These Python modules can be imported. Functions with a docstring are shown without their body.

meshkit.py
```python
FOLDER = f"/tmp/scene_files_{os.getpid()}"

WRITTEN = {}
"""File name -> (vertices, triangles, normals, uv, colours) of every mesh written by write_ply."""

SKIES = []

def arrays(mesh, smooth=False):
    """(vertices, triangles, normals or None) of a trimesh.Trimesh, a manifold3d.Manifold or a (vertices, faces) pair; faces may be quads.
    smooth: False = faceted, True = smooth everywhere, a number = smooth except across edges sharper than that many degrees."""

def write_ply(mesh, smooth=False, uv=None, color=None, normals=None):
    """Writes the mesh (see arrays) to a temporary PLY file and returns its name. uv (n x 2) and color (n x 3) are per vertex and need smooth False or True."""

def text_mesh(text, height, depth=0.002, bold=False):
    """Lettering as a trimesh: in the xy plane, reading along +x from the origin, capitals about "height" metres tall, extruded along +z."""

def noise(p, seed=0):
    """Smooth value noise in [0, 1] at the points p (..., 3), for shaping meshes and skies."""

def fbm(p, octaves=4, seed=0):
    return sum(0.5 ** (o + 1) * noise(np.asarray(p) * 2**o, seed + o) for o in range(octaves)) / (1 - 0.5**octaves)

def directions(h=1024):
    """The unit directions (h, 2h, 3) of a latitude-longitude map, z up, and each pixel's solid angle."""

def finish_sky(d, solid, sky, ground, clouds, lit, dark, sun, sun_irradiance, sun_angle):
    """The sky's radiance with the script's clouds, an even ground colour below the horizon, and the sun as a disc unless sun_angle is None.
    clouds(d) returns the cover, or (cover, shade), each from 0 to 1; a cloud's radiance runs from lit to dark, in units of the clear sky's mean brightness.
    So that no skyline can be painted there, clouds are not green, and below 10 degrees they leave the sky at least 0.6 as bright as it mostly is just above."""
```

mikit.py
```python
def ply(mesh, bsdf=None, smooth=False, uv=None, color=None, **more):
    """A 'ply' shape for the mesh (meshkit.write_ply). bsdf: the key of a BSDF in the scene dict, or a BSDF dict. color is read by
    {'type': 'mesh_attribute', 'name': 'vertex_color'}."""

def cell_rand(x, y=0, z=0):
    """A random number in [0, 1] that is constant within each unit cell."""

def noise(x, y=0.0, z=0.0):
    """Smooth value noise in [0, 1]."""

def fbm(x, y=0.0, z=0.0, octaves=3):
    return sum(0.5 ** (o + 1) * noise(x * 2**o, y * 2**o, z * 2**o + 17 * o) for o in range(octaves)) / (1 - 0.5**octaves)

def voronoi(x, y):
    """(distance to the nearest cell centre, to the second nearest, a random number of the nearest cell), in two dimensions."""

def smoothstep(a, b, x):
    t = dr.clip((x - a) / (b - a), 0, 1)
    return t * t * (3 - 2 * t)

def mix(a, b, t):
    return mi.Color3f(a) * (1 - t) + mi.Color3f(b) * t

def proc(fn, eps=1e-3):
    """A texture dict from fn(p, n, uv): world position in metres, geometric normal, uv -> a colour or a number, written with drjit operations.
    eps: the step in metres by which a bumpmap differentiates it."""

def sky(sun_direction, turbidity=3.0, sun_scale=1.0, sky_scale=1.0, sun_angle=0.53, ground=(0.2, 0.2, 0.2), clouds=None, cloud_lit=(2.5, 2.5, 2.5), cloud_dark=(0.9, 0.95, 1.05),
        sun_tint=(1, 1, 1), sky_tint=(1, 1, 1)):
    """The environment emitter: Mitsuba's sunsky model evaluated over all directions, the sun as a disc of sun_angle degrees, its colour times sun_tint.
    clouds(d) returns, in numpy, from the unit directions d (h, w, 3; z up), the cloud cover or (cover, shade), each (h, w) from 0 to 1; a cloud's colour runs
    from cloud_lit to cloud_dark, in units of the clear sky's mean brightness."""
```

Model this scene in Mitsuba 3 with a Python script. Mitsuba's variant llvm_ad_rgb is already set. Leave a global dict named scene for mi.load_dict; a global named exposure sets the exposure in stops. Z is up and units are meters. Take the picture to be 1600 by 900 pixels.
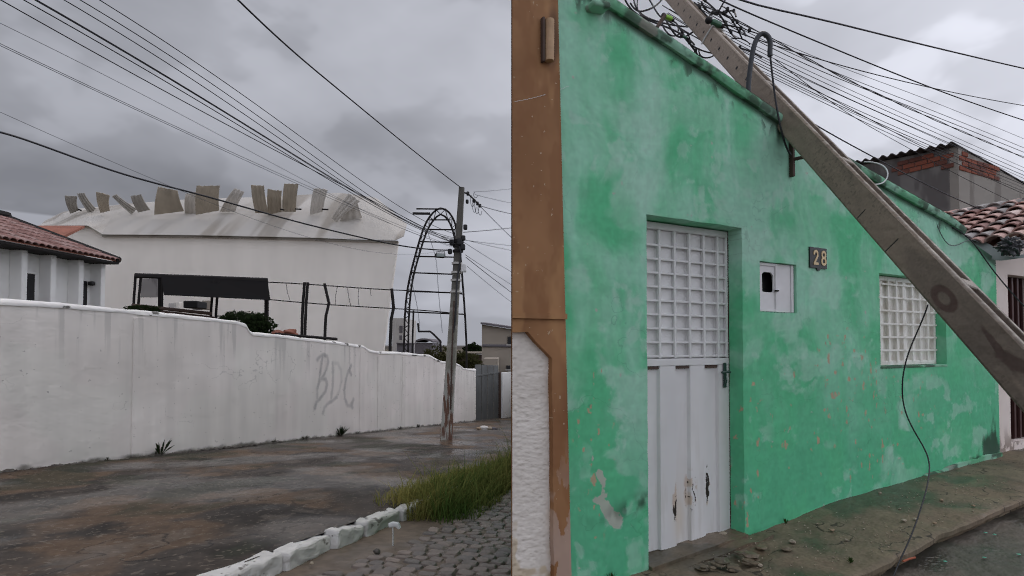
import math, random
import numpy as np, trimesh, drjit as dr, mitsuba as mi
import manifold3d as m3
from shapely.geometry import Polygon, LineString, Point
import mikit, meshkit
from mikit import proc, noise, fbm, voronoi, cell_rand, smoothstep, mix

rng = np.random.default_rng(7)
random.seed(7)
T = mi.ScalarTransform4f
scene, labels = {'type': 'scene'}, {}

# ------------------------------------------------------------------ camera, sky, exposure
FPX, PITCH, EYE = 900.0, math.radians(1.5), np.array([0.0, 0.0, 1.45])
CY = 540 - FPX * math.tan(PITCH)                      # optical centre of the (shifted) lens, in the photograph's 1600x900 pixels
scene['camera'] = {'type': 'perspective', 'fov': math.degrees(2 * math.atan(800 / FPX)), 'fov_axis': 'x',
                   'principal_point_offset_y': -(CY - 450) / 900, 'near_clip': 0.05, 'far_clip': 3000.0,
                   'to_world': T().look_at(origin=EYE.tolist(), target=(EYE + [0, math.cos(PITCH), math.sin(PITCH)]).tolist(), up=[0, 0, 1])}
exposure = 1.56


def clouds(d):
    """A closed, uneven deck of rain cloud: thicker and darker to the left, thinner and brighter to the right."""
    x, y, z = d[..., 0], d[..., 1], d[..., 2]
    q = d / (0.22 + np.maximum(z, 0))[..., None]
    warp = q + 0.35 * (meshkit.fbm(q * 1.7 + 9, 3, 2)[..., None] - 0.5)
    big = meshkit.fbm(warp * 0.8 + 3.1, 4, 3)
    mid = meshkit.fbm(warp * 2.1 + [0, 5, 1], 5, 11)
    w2 = d + 0.10 * (np.stack([meshkit.fbm(d * 5 + k * 7, 4, k) for k in range(3)], -1) - 0.5)
    puff = meshkit.fbm(w2 * [6, 6, 9] + 2.0, 6, 21)
    lump = np.clip((puff - 0.44) / 0.10, 0, 1); lump = lump * lump * (3 - 2 * lump)
    side = 0.95 * x - 0.42 * y                         # the deck is thicker, and darker, towards the left
    low = np.clip((0.30 - z) / 0.25, 0, 1) * np.clip(0.2 - side, 0, 1)
    thin = 0.37 + 0.34 * side + 0.10 * np.clip(z, 0, 1) - 0.05 * low + 0.34 * (big - 0.5) + 0.22 * (mid - 0.5) + (0.04 + 0.13 * np.clip(x + 0.1, 0, 1)) * (lump - 0.5) + 0.20 * (puff - 0.5)
    return np.ones_like(z), np.clip(1.0 - thin, 0.0, 1.0)


scene['sky'] = mikit.sky((0.25, 0.50, 1.0), turbidity=4, sun_scale=0.10, sun_angle=24, clouds=clouds,
                         cloud_lit=(4.1, 4.2, 4.68), cloud_dark=(0.72, 0.745, 0.84), ground=(0.10, 0.09, 0.08))

# ------------------------------------------------------------------ helpers
def ray(px, py):
    a = ((px - 800) / FPX, 1.0, -(py - CY) / FPX)
    c, s = math.cos(PITCH), math.sin(PITCH)
    return np.array([a[0], a[1] * c - a[2] * s, a[1] * s + a[2] * c])


def at(px, py, Y):
    d = ray(px, py)
    return EYE + d * (Y / d[1])


def nrm(v):
    v = np.asarray(v, float)
    return v / np.linalg.norm(v)


def numbered(key):
    if key not in scene and key not in labels:
        return key
    n = 1
    while f'{key}_{n:03d}' in scene or f'{key}_{n:03d}' in labels:
        n += 1
    return f'{key}_{n:03d}'


def thing(name, label=None, cat=None, group=None, kind=None):
    key = numbered(name)
    labels[key] = {}
    if label: labels[key]['label'] = label
    if cat: labels[key]['category'] = cat
    if group: labels[key]['group'] = group
    if kind: labels[key]['kind'] = kind
    return key


def part(parent, name, mesh, mat, smooth=False, label=None, kind=None, **kw):
    key = numbered(parent + '__' + name)
    scene[key] = mikit.ply(mesh, mat, smooth, **kw)
    if label or kind:
        labels[key] = {}
        if label: labels[key]['label'] = label
        if kind: labels[key]['kind'] = kind
    return key


def solid(name, mesh, mat, label=None, cat=None, group=None, kind=None, smooth=False, **kw):
    key = thing(name, label, cat, group, kind)
    scene[key] = mikit.ply(mesh, mat, smooth, **kw)
    return key


def cat(*ms):
    ms = [tm(m) for m in ms]
    return trimesh.util.concatenate(ms) if len(ms) > 1 else ms[0]


def tm(m):
    if isinstance(m, trimesh.Trimesh):
        return m
    if hasattr(m, 'to_mesh'):
        q = m.to_mesh()
        return trimesh.Trimesh(q.vert_properties[:, :3], q.tri_verts, process=False)
    return trimesh.Trimesh(m[0], m[1], process=False)


def quadmesh(P, flip=False, thick=None):
    """A sheet over a grid of points (a, b, 3)."""
    a, b = P.shape[:2]
    i = np.arange(a * b).reshape(a, b)
    f = np.concatenate([np.stack([i[:-1, :-1], i[1:, :-1], i[1:, 1:]], -1).reshape(-1, 3), np.stack([i[:-1, :-1], i[1:, 1:], i[:-1, 1:]], -1).reshape(-1, 3)])
    if flip: f = f[:, ::-1]
    if thick is None:
        return trimesh.Trimesh(P.reshape(-1, 3), f, process=False)
    off = np.asarray(thick, float)
    v = np.concatenate([P.reshape(-1, 3), P.reshape(-1, 3) + off])
    n = a * b
    rim = np.concatenate([i[0, :], i[1:, -1], i[-1, -2::-1], i[-2:0:-1, 0]])
    r2 = np.roll(rim, -1)
    sides = np.concatenate([np.stack([rim, r2, r2 + n], -1), np.stack([rim, r2 + n, rim + n], -1)])
    return trimesh.Trimesh(v, np.concatenate([f, f[:, ::-1] + n, sides]), process=False)


def tube(pts, r, n=6, caps=True, squash=None):
    pts = np.asarray(pts, float)
    m = len(pts)
    r = np.broadcast_to(np.asarray(r, float), (m,))
    t = np.gradient(pts, axis=0)
    t /= np.maximum(np.linalg.norm(t, axis=1, keepdims=True), 1e-9)
    up = np.array([0, 0, 1.0]) if abs(t[0][2]) < 0.9 else np.array([1.0, 0, 0])
    a = np.zeros_like(pts)
    cur = up
    for k in range(m):
        cur = cur - t[k] * (cur @ t[k])
        cur /= max(np.linalg.norm(cur), 1e-9)
        a[k] = cur
    b = np.cross(t, a)
    ang = np.arange(n) * 2 * np.pi / n
    sa, sb = squash or (1, 1)
    ring = pts[:, None] + r[:, None, None] * (np.cos(ang)[None, :, None] * a[:, None] * sa + np.sin(ang)[None, :, None] * b[:, None] * sb)
    v = ring.reshape(-1, 3)
    i = np.arange(m * n).reshape(m, n)
    j = np.roll(i, -1, axis=1)
    f = np.concatenate([np.stack([i[:-1], j[:-1], j[1:]], -1).reshape(-1, 3), np.stack([i[:-1], j[1:], i[1:]], -1).reshape(-1, 3)])
    if caps:
        v = np.concatenate([v, pts[[0, -1]]])
        f = np.concatenate([f, np.stack([j[0], i[0], np.full(n, m * n)], -1), np.stack([i[-1], j[-1], np.full(n, m * n + 1)], -1)])
    return trimesh.Trimesh(v, f, process=False)


def spline(ctrl, n=30):
    from scipy.interpolate import CubicSpline
    c = np.asarray(ctrl, float)
    s = np.concatenate([[0], np.cumsum(np.linalg.norm(np.diff(c, axis=0), axis=1))])
    return CubicSpline(s, c)(np.linspace(0, s[-1], n))


def sag(p, q, drop, n=24):
    t = np.linspace(0, 1, n)[:, None]
    return np.asarray(p) * (1 - t) + np.asarray(q) * t - np.array([0, 0, 1.0]) * 4 * drop * t * (1 - t)


def rbox(sx, sy, sz, r=0.01, seg=8):
    """A box with rounded edges, centred."""
    s = m3.Manifold.sphere(r, seg)
    h = [sx / 2 - r, sy / 2 - r, sz / 2 - r]
    return m3.Manifold.batch_hull([s.translate([i * h[0], j * h[1], k * h[2]]) for i in (-1, 1) for j in (-1, 1) for k in (-1, 1)])


def cbox(x0, x1, y0, y1, z0, z1, c=0.004):
    """A box with chamfered edges."""
    c = min(c, 0.45 * min(x1 - x0, y1 - y0, z1 - z0))
    p = []
    for i in (0, 1):
        for j in (0, 1):
            for k in (0, 1):
                X, Y, Z = (x0, x1)[i], (y0, y1)[j], (z0, z1)[k]
                dx, dy, dz = c * (1 - 2 * i), c * (1 - 2 * j), c * (1 - 2 * k)
                p += [[X, Y + dy, Z + dz], [X + dx, Y, Z + dz], [X + dx, Y + dy, Z]]
    return tm(m3.Manifold.hull_points(np.array(p)))


def slab(poly, k0, k1, mat=None):
    """Extrude a polygon given in (s, z) from depth k0 to k1: mesh in (s, k, z)."""
    polys = list(getattr(poly, 'geoms', [poly]))
    cons = []
    for p in polys:
        p = p.buffer(0)
        cons += [np.array(p.exterior.coords)[:-1]] + [np.array(h.coords)[:-1] for h in p.interiors]
    cs = m3.CrossSection(cons, m3.FillRule.EvenOdd)
    m = m3.Manifold.extrude(cs, k1 - k0)
    q = m.to_mesh()
    v = np.array(q.vert_properties[:, :3])
    v = np.stack([v[:, 0], k0 + v[:, 2], v[:, 1]], -1)
    return trimesh.Trimesh(v, np.array(q.tri_verts)[:, ::-1], process=False)


def rough(poly, step=0.06, amp=0.004, seed=0):
    """The polygon with its edges slightly uneven."""
    def ring(c):
        l = LineString(c).segmentize(step)
        p = np.array(l.coords)[:-1]
        q = np.c_[p * 9, np.full(len(p), seed)]
        return p + amp * 2 * (np.stack([meshkit.noise(q, seed), meshkit.noise(q, seed + 5)], -1) - 0.5)
    return Polygon(ring(poly.exterior.coords), [ring(h.coords) for h in poly.interiors]).buffer(0)


def rect(s0, z0, s1, z1):
    return Polygon([(s0, z0), (s1, z0), (s1, z1), (s0, z1)])


def frame_tf(mesh, o, ex, ey, ez):
    m = tm(mesh).copy()
    v = np.asarray(m.vertices)
    m.vertices = np.asarray(o) + v[:, :1] * ex + v[:, 1:2] * ey + v[:, 2:3] * ez
    return m


def rock(r, seed, flat=1.0, n=1):
    m = trimesh.creation.icosphere(subdivisions=n, radius=1.0)
    v = np.array(m.vertices)
    v *= (0.65 + 0.7 * meshkit.noise(v * 1.6 + seed * 3.3, seed))[:, None]
    m.vertices = v * r * [1, 1, flat]
    return m


def leaves(c, rad, n, size, seed, fill=0.35):
    """Leaf-sized faces in an uneven cloud."""
    g = np.random.default_rng(seed)
    d = g.normal(size=(n * 2, 3)); d /= np.linalg.norm(d, axis=1, keepdims=True)
    lump = 0.55 + 0.8 * meshkit.noise(d * 2.1 + seed, seed)
    p = d * (fill + (1 - fill) * g.random((n * 2, 1)) ** 0.5) * lump[:, None]
    keep = meshkit.noise(p * 3 + seed, seed + 1) > 0.40
    p = (p[keep][:n]) * np.asarray(rad) + np.asarray(c)
    a = g.normal(size=p.shape); a /= np.linalg.norm(a, axis=1, keepdims=True)
    b = np.cross(a, g.normal(size=p.shape)); b /= np.linalg.norm(b, axis=1, keepdims=True)
    s = size * (0.6 + 0.8 * g.random((len(p), 1)))
    v = np.stack([p - a * s, p + b * s * 0.45, p + a * s, p - b * s * 0.45], 1).reshape(-1, 3)
    i = np.arange(len(p))[:, None] * 4
    return trimesh.Trimesh(v, np.concatenate([i + [0, 1, 2], i + [0, 2, 3]]), process=False)


# ------------------------------------------------------------------ materials
def mat(name, base, rough_=0.8, bump=None, bscale=0.01, spec=0.4, metallic=0.0, eps=2e-3):
    def tex(v):
        if callable(v): return proc(v)
        if isinstance(v, (int, float)): return float(v)
        return {'type': 'rgb', 'value': list(v)}
    b = {'type': 'principled', 'base_color': tex(base), 'roughness': tex(rough_), 'specular': spec, 'metallic': metallic}
    if bump is not None:
        b = {'type': 'bumpmap', 'tex': proc(bump, eps), 'scale': bscale, 'bsdf': b}
    scene[name] = {'type': 'twosided', 'bsdf': b}


def plainish(c, amp=0.18, f=2.5):
    c = np.array(c)
    lo, hi = (c * (1 - amp)).tolist(), (c * (1 + amp)).tolist()
    return lambda p, n, uv: mix(lo, hi, fbm(p.x * f, p.y * f, p.z * f, 4))


# facade frame of the green house: s along the street, k into the house, z up
FA = math.atan(1660 / 900)
FU, FV, FZ = np.array([math.sin(FA), math.cos(FA), 0]), np.array([-math.cos(FA), math.sin(FA), 0]), np.array([0, 0, 1.0])
FP = at(1011, 540, 3.7); FP[2] = 0


def fac(mesh):
    return frame_tf(mesh, FP, FU, FV, FZ)


def fl(px, py, k=0.0):
    d = ray(px, py)
    t = ((FP + FV * k - EYE) @ FV) / (d @ FV)
    q = EYE + d * t
    return float((q - FP) @ FU), float(q[2])


def fw(s, k, z):
    return FP + FU * s + FV * k + FZ * z


def fs(p):
    return (p.x - FP[0]) * FU[0] + (p.y - FP[1]) * FU[1]


def fk(p):
    return (p.x - FP[0]) * FV[0] + (p.y - FP[1]) * FV[1]


ROOFLINE = [(-0.70, 3.745), (-0.251, 3.631), (0.532, 3.429), (1.267, 3.228), (1.971, 3.051), (2.891, 2.87), (3.761, 2.708), (4.1, 2.61), (4.72, 2.385)]
RS, RZ = np.array(ROOFLINE).T


def roof_z(s):
    z = mi.Float(float(RZ[0])) + 0 * s
    for i in range(len(RS) - 1):
        t = dr.clip((s - float(RS[i])) / float(RS[i + 1] - RS[i]), 0, 1)
        z += t * float(RZ[i + 1] - RZ[i])
    return z


def spot(s, z, a, b, ra, rb, tilt=0.0):
    """1 inside a soft ellipse round (a, b)."""
    u, v = s - a, z - b
    u2 = u * math.cos(tilt) + v * math.sin(tilt)
    v2 = -u * math.sin(tilt) + v * math.cos(tilt)
    return dr.exp(-(dr.square(u2 / ra) + dr.square(v2 / rb)))


def green_paint(p, n, uv):
    s, z, k = fs(p), p.z, fk(p)
    s0, z0 = s, z
    s = s0 + 0.16 * (fbm(s0 * 2.3 + 1, z0 * 2.3, k * 3 + 2, 4) - 0.5) + 0.23 * z0 * 0.3
    z = z0 + 0.16 * (fbm(s0 * 2.3 + 8, z0 * 2.3, k * 3 + 5, 4) - 0.5) - 0.07 * s0
    big = fbm(s * 1.1 + 3, z * 1.3 + k * 2, 1.7, 4)
    mid = fbm(s * 4.0, z * 3.0, 5.1 + k * 3, 4)
    streak = fbm(s * 7.0, z * 1.1, 2.2, 4)
    col = mix((0.095, 0.445, 0.225), (0.155, 0.485, 0.280), smoothstep(0.35, 0.65, mid))
    wash = smoothstep(0.46, 0.68, 0.40 * big + 0.28 * mid + 0.32 * streak + 0.060 * (z - 1.7))  # height term adds a painted fall of light to the faded paint
    col = mix(col, (0.325, 0.590, 0.465), 0.75 * wash)
    patch = smoothstep(0.54, 0.62, fbm(s * 2.6 + 9, z * 3.4 + 4, 7.7, 5)) * smoothstep(0.3, 0.6, big)
    col = mix(col, (0.37, 0.59, 0.48), 0.6 * patch)
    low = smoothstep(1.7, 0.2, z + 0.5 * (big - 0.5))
    col = mix(col, (0.065, 0.39, 0.205), 0.7 * low * smoothstep(0.30, 0.62, mid + 0.05))  # deeper green low down paints in the shade from across the street
    brush = fbm(s * 3.0, z * 38, 4.0 + k * 9, 3) * 0.5 + fbm(s * 38, z * 4, 6.0 + k * 9, 3) * 0.5
    col = col * (0.92 + 0.16 * brush)
    rubbed = smoothstep(0.57, 0.70, fbm(s * 8 + 2, z * 7, 5 + k * 7, 5)) * smoothstep(0.42, 0.56, fbm(s * 1.3 + 8, z * 1.8, 3, 3))
    col = mix(col, (0.40, 0.59, 0.50), 0.40 * rubbed)
    fine = fbm(s * 30, z * 30, k * 30, 3)
    col = col * (0.90 + 0.2 * fine)
    s, z = s0, z0
    # chipped paint, the pink undercoat showing
    chipzone = dr.maximum(dr.maximum(spot(s, z, 2.0, 1.15, 0.55, 0.45), spot(s, z, -0.42, 0.9, 0.12, 0.5)), dr.maximum(spot(s, z, 0.98, 0.55, 0.12, 0.6), 0.55 * spot(s, z, 2.3, 0.9, 1.3, 0.6)))
    chip = smoothstep(0.68, 0.73, fbm(s * 26 + 1, z * 17 + k * 9, 3.3 + k * 21, 4) + 0.10 * chipzone - 0.030)
    col = mix(col, (0.47, 0.27, 0.19), 0.75 * chip * smoothstep(0.10, 0.3, chipzone))
    # two bigger bare scars left of the door
    scar = dr.maximum(spot(s, z, -0.32, 0.43, 0.16, 0.045, -0.65), spot(s, z, -0.38, 0.66, 0.035, 0.11, 0.35))
    scar = smoothstep(0.50, 0.60, scar + 1.5 * (fbm(s * 15, z * 15, 4, 4) - 0.5))
    col = mix(col, (0.42, 0.40, 0.36), 0.8 * scar)
    # mouldy stains with painted shadow under the coping, stains at the damp foot, and the black growth at the far corner
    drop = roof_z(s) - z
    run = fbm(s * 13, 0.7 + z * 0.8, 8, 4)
    mould_shade = smoothstep(0.19, 0.05, drop + 0.16 * (0.5 - run) * 1.9) * smoothstep(0.44, 0.60, fbm(s * 16, z * 12, 1, 4)) * smoothstep(0.36, 0.56, fbm(s * 1.6, 4, 2, 3) + 0.08)
    mould_shade = dr.maximum(mould_shade, 0.9 * smoothstep(0.155, 0.10, drop))  # even line close under the coping paints its shadow in, beside mouldy stain
    damp = dr.maximum(spot(s, z, 4.55, 0.40, 0.22, 0.30), 0.75 * spot(s, z, 4.2, 0.32, 0.22, 0.06))
    damp = 0.85 * smoothstep(0.30, 0.80, damp + 1.3 * (fbm(s * 12, z * 5, 6, 5) - 0.5)) * smoothstep(0.04, 0.25, damp)
    foot = 0.8 * spot(s, z, -0.05, 0.46, 0.28, 0.05, 0.18) * smoothstep(0.35, 0.6, fbm(s * 14, z * 9, 2, 3))
    col = mix(col, (0.035, 0.055, 0.04), 0.88 * mould_shade)
    col = mix(col, (0.018, 0.022, 0.015), dr.maximum(damp, foot))
    # hairline cracks
    cr = dr.abs(fbm(s * 2.2 + 5, z * 2.2, 9.4, 5) - 0.5)
    col = col * (1 - 0.16 * smoothstep(0.004, 0.0, cr) * smoothstep(0.5, 0.62, big))
    return col


def plaster_bump(p, n, uv):
    s, z, k = fs(p), p.z, fk(p)
    return 0.5 * fbm(s * 3, z * 3, k * 3, 3) * 2 + 0.35 * fbm(s * 14, z * 14, k * 14, 3) + 0.16 * fbm(s * 60, z * 60, k * 60, 2)


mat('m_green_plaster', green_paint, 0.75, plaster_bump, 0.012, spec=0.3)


def coping_paint(p, n, uv):
    s, z, k = fs(p), p.z, fk(p)
    a = fbm(s * 5, z * 5, k * 5 + 1, 4)
    col = mix((0.12, 0.36, 0.20), (0.24, 0.45, 0.33), smoothstep(0.35, 0.6, a))
    m = smoothstep(0.47, 0.60, fbm(s * 8 + 3, z * 8, k * 8, 4) + 0.05)
    col = mix(col, (0.05, 0.075, 0.055), 0.85 * m)
    return mix(col, (0.25, 0.24, 0.21), 0.7 * smoothstep(0.60, 0.66, fbm(s * 6 + 8, z * 6, k * 6, 4)))


mat('m_green_coping', coping_paint, 0.85, plaster_bump, 0.02, spec=0.3)


def orange_paint(p, n, uv):
    s, z = fs(p), p.z
    a = fbm(s * 3, z * 2.0, 1.3, 4)
    b = fbm(s * 11, z * 6, 4.3, 4)
    col = mix((0.225, 0.108, 0.046), (0.290, 0.146, 0.066), smoothstep(0.35, 0.65, a))
    col = mix(col, (0.21, 0.092, 0.038), 0.55 * smoothstep(0.50, 0.64, b))
    col = mix(col, (0.40, 0.22, 0.10), 0.5 * smoothstep(0.54, 0.62, fbm(s * 6, z * 2.5, 8.3, 4)))
    col = mix(col, (0.10, 0.05, 0.025), 0.85 * smoothstep(0.35, 0.9, spot(s, z, -0.74, 3.25, 0.055, 0.24)))
    edge = smoothstep(0.11, 0.0, -0.62 - s + 0.03 * (b - 0.5)) * smoothstep(0.4, 0.6, fbm(s * 9, z * 5, 3, 3) + 0.08)
    col = mix(col, (0.16, 0.055, 0.028), 0.6 * edge)
    chip = 0.5 * smoothstep(0.835, 0.85, fbm(s * 40, z * 40, 2, 3))
    col = mix(col, (0.55, 0.45, 0.33), chip)
    foot = smoothstep(1.0, 0.25, z) * smoothstep(0.50, 0.56, fbm(s * 16, z * 7, 5, 4))
    return mix(col, (0.40, 0.30, 0.25), 0.75 * foot)


mat('m_orange_plaster', orange_paint, 0.7, plaster_bump, 0.008, spec=0.3)


def stucco(p, n, uv):
    s, z = fs(p), p.z
    col = mix((0.54, 0.50, 0.455), (0.72, 0.68, 0.63), 0.6 * fbm(s * 5, z * 5, 1, 3) + 0.4 * noise(s * 60, z * 75, 3))
    edge = smoothstep(0.055, 0.0, dr.abs(s + 0.705) + 0.05 * (fbm(s * 14, z * 14, 3, 3) - 0.5))
    col = mix(col, (0.45, 0.24, 0.09), 0.8 * edge)
    return mix(col, (0.40, 0.30, 0.16), 0.6 * smoothstep(0.56, 0.64, fbm(s * 7, z * 7, 6, 3)) * smoothstep(0.7, 0.3, z))


mat('m_stucco', stucco, 0.85, lambda p, n, uv: noise(fs(p) * 36, p.z * 62, 3) + 0.5 * noise(fs(p) * 75, p.z * 110, 7), 0.0055, spec=0.3)


def white_metal(p, n, uv):
    s, z = fs(p), p.z
    col = mix((0.56, 0.56, 0.56), (0.65, 0.65, 0.645), fbm(s * 6, z * 2, 2, 3))
    grime = smoothstep(0.50, 0.70, fbm(s * 18, z * 2.2, 7, 4)) * smoothstep(1.3, 0.3, z)
    col = mix(col, (0.50, 0.48, 0.45), 0.4 * grime)
    col = mix(col, (0.55, 0.42, 0.25), 0.35 * spot(s, z, 0.40, 0.26, 0.06, 0.16))
    zone = dr.maximum(dr.maximum(spot(s, z, 0.36, 0.38, 0.025, 0.11), 0.62 * spot(s, z, 0.51, 0.44, 0.05, 0.13)), spot(s, z, 0.685, 0.45, 0.026, 0.11))
    pit = smoothstep(0.61, 0.64, fbm(s * 58 + 2.2 * fbm(s * 9, z * 9, 2, 3) + 0.4, z * 24 + 3.0 * fbm(s * 8, z * 8, 5, 3), 8.6, 4) + 0.26 * zone - 0.06) * smoothstep(0.12, 0.3, zone)
    halo = smoothstep(0.48, 0.62, fbm(s * 38, z * 22, 3, 3) + 0.26 * zone - 0.06) * smoothstep(0.12, 0.3, zone)
    col = mix(col, (0.38, 0.24, 0.12), 0.5 * halo)
    return mix(col, (0.018, 0.013, 0.010), pit)


mat('m_white_metal', white_metal, 0.42, lambda p, n, uv: fbm(fs(p) * 5, p.z * 5, fk(p) * 5, 2), 0.006, spec=0.5)


def cream_metal(p, n, uv):
    s, z = fs(p), p.z
    col = mix((0.66, 0.65, 0.60), (0.75, 0.74, 0.70), fbm(s * 5, z * 5, 2, 3))
    return mix(col, (0.45, 0.40, 0.32), 0.4 * smoothstep(0.56, 0.68, fbm(s * 22, z * 9, 4, 3)))


mat('m_cream_metal', cream_metal, 0.45, spec=0.5)
mat('m_meter_frame', plainish((0.66, 0.65, 0.66), 0.14, 9), 0.6)
mat('m_black', (0.012, 0.012, 0.013), 0.6)
mat('m_dark_iron', plainish((0.020, 0.018, 0.018), 0.4, 4), 0.7, spec=0.15)
mat('m_awning', (0.010, 0.0095, 0.010), 0.95, spec=0.05)
mat('m_rust_iron', plainish((0.070, 0.045, 0.036), 0.5, 9), 0.75)
mat('m_rubber', (0.014, 0.015, 0.018), 0.45)
mat('m_cable', (0.022, 0.022, 0.027), 0.5)
mat('m_cable_grey', (0.10, 0.105, 0.115), 0.5)
mat('m_conduit', plainish((0.030, 0.034, 0.042), 0.2, 8), 0.42)
mat('m_white_cable', (0.62, 0.64, 0.64), 0.45)
mat('m_green_glass', plainish((0.030, 0.115, 0.060), 0.3, 20), 0.25, spec=0.6)
mat('m_lime_plastic', plainish((0.25, 0.50, 0.06), 0.2, 20), 0.4)
mat('m_gold', plainish((0.62, 0.47, 0.26), 0.15, 40), 0.4)
mat('m_plate', plainish((0.020, 0.022, 0.022), 0.3, 20), 0.4)
mat('m_door_hardware', plainish((0.018, 0.045, 0.036), 0.3, 30), 0.35, spec=0.6)
mat('m_grey_sheet', plainish((0.26, 0.30, 0.29), 0.25, 5), 0.5)
mat('m_plastic_black', plainish((0.030, 0.031, 0.035), 0.4, 12), 0.28, spec=0.6)
mat('m_dirty_pipe', plainish((0.42, 0.28, 0.17), 0.4, 14), 0.7)
mat('m_brown_gate', plainish((0.060, 0.026, 0.024), 0.3, 6), 0.5)


def pinkwall(p, n, uv):
    s, z = fs(p), p.z
    col = mix((0.60, 0.52, 0.47), (0.70, 0.62, 0.58), fbm(s * 3, z * 3, 2, 4))
    return mix(col, (0.20, 0.15, 0.12), 0.8 * smoothstep(0.46, 0.6, fbm(s * 14, z * 9, 2, 4)) * smoothstep(0.65, 0.35, z))


mat('m_pink_wall', pinkwall, 0.8, plaster_bump, 0.012)


def wet_concrete(p, n, uv):
    s, c = fs(p), fk(p)
    a = fbm(p.x * 2.2, p.y * 2.2, 3, 4)
    b = fbm(p.x * 9, p.y * 9, 1, 4)
    g = noise(p.x * 70, p.y * 70, 2)
    col = mix((0.080, 0.067, 0.045), (0.165, 0.130, 0.085), smoothstep(0.35, 0.62, a))
    col = mix(col, (0.165, 0.120, 0.080), 0.75 * smoothstep(0.50, 0.60, fbm(p.x * 3.1 + 4, p.y * 3.1, 6, 4)))
    col = mix(col, (0.058, 0.064, 0.036), 0.5 * smoothstep(0.50, 0.62, fbm(p.x * 1.7 + 9, p.y * 1.7, 2, 4)))
    col = col * (0.72 + 0.40 * b) * (0.85 + 0.3 * g)
    d = dr.abs(fbm(p.x * 2.0 + 7, p.y * 2.0, 4.4, 5) - 0.5)
    return col * (1 - 0.75 * smoothstep(0.008, 0.001, d) * smoothstep(0.48, 0.6, a + 0.05))


mat('m_right_pavement', wet_concrete, lambda p, n, uv: 0.24 + 0.50 * smoothstep(0.38, 0.58, fbm(p.x * 2.2, p.y * 2.2, 3, 4)),
    lambda p, n, uv: fbm(p.x * 9, p.y * 9, p.z * 9, 4) + 0.3 * fbm(p.x * 60, p.y * 60, 2, 2), 0.02, spec=0.5)


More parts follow.
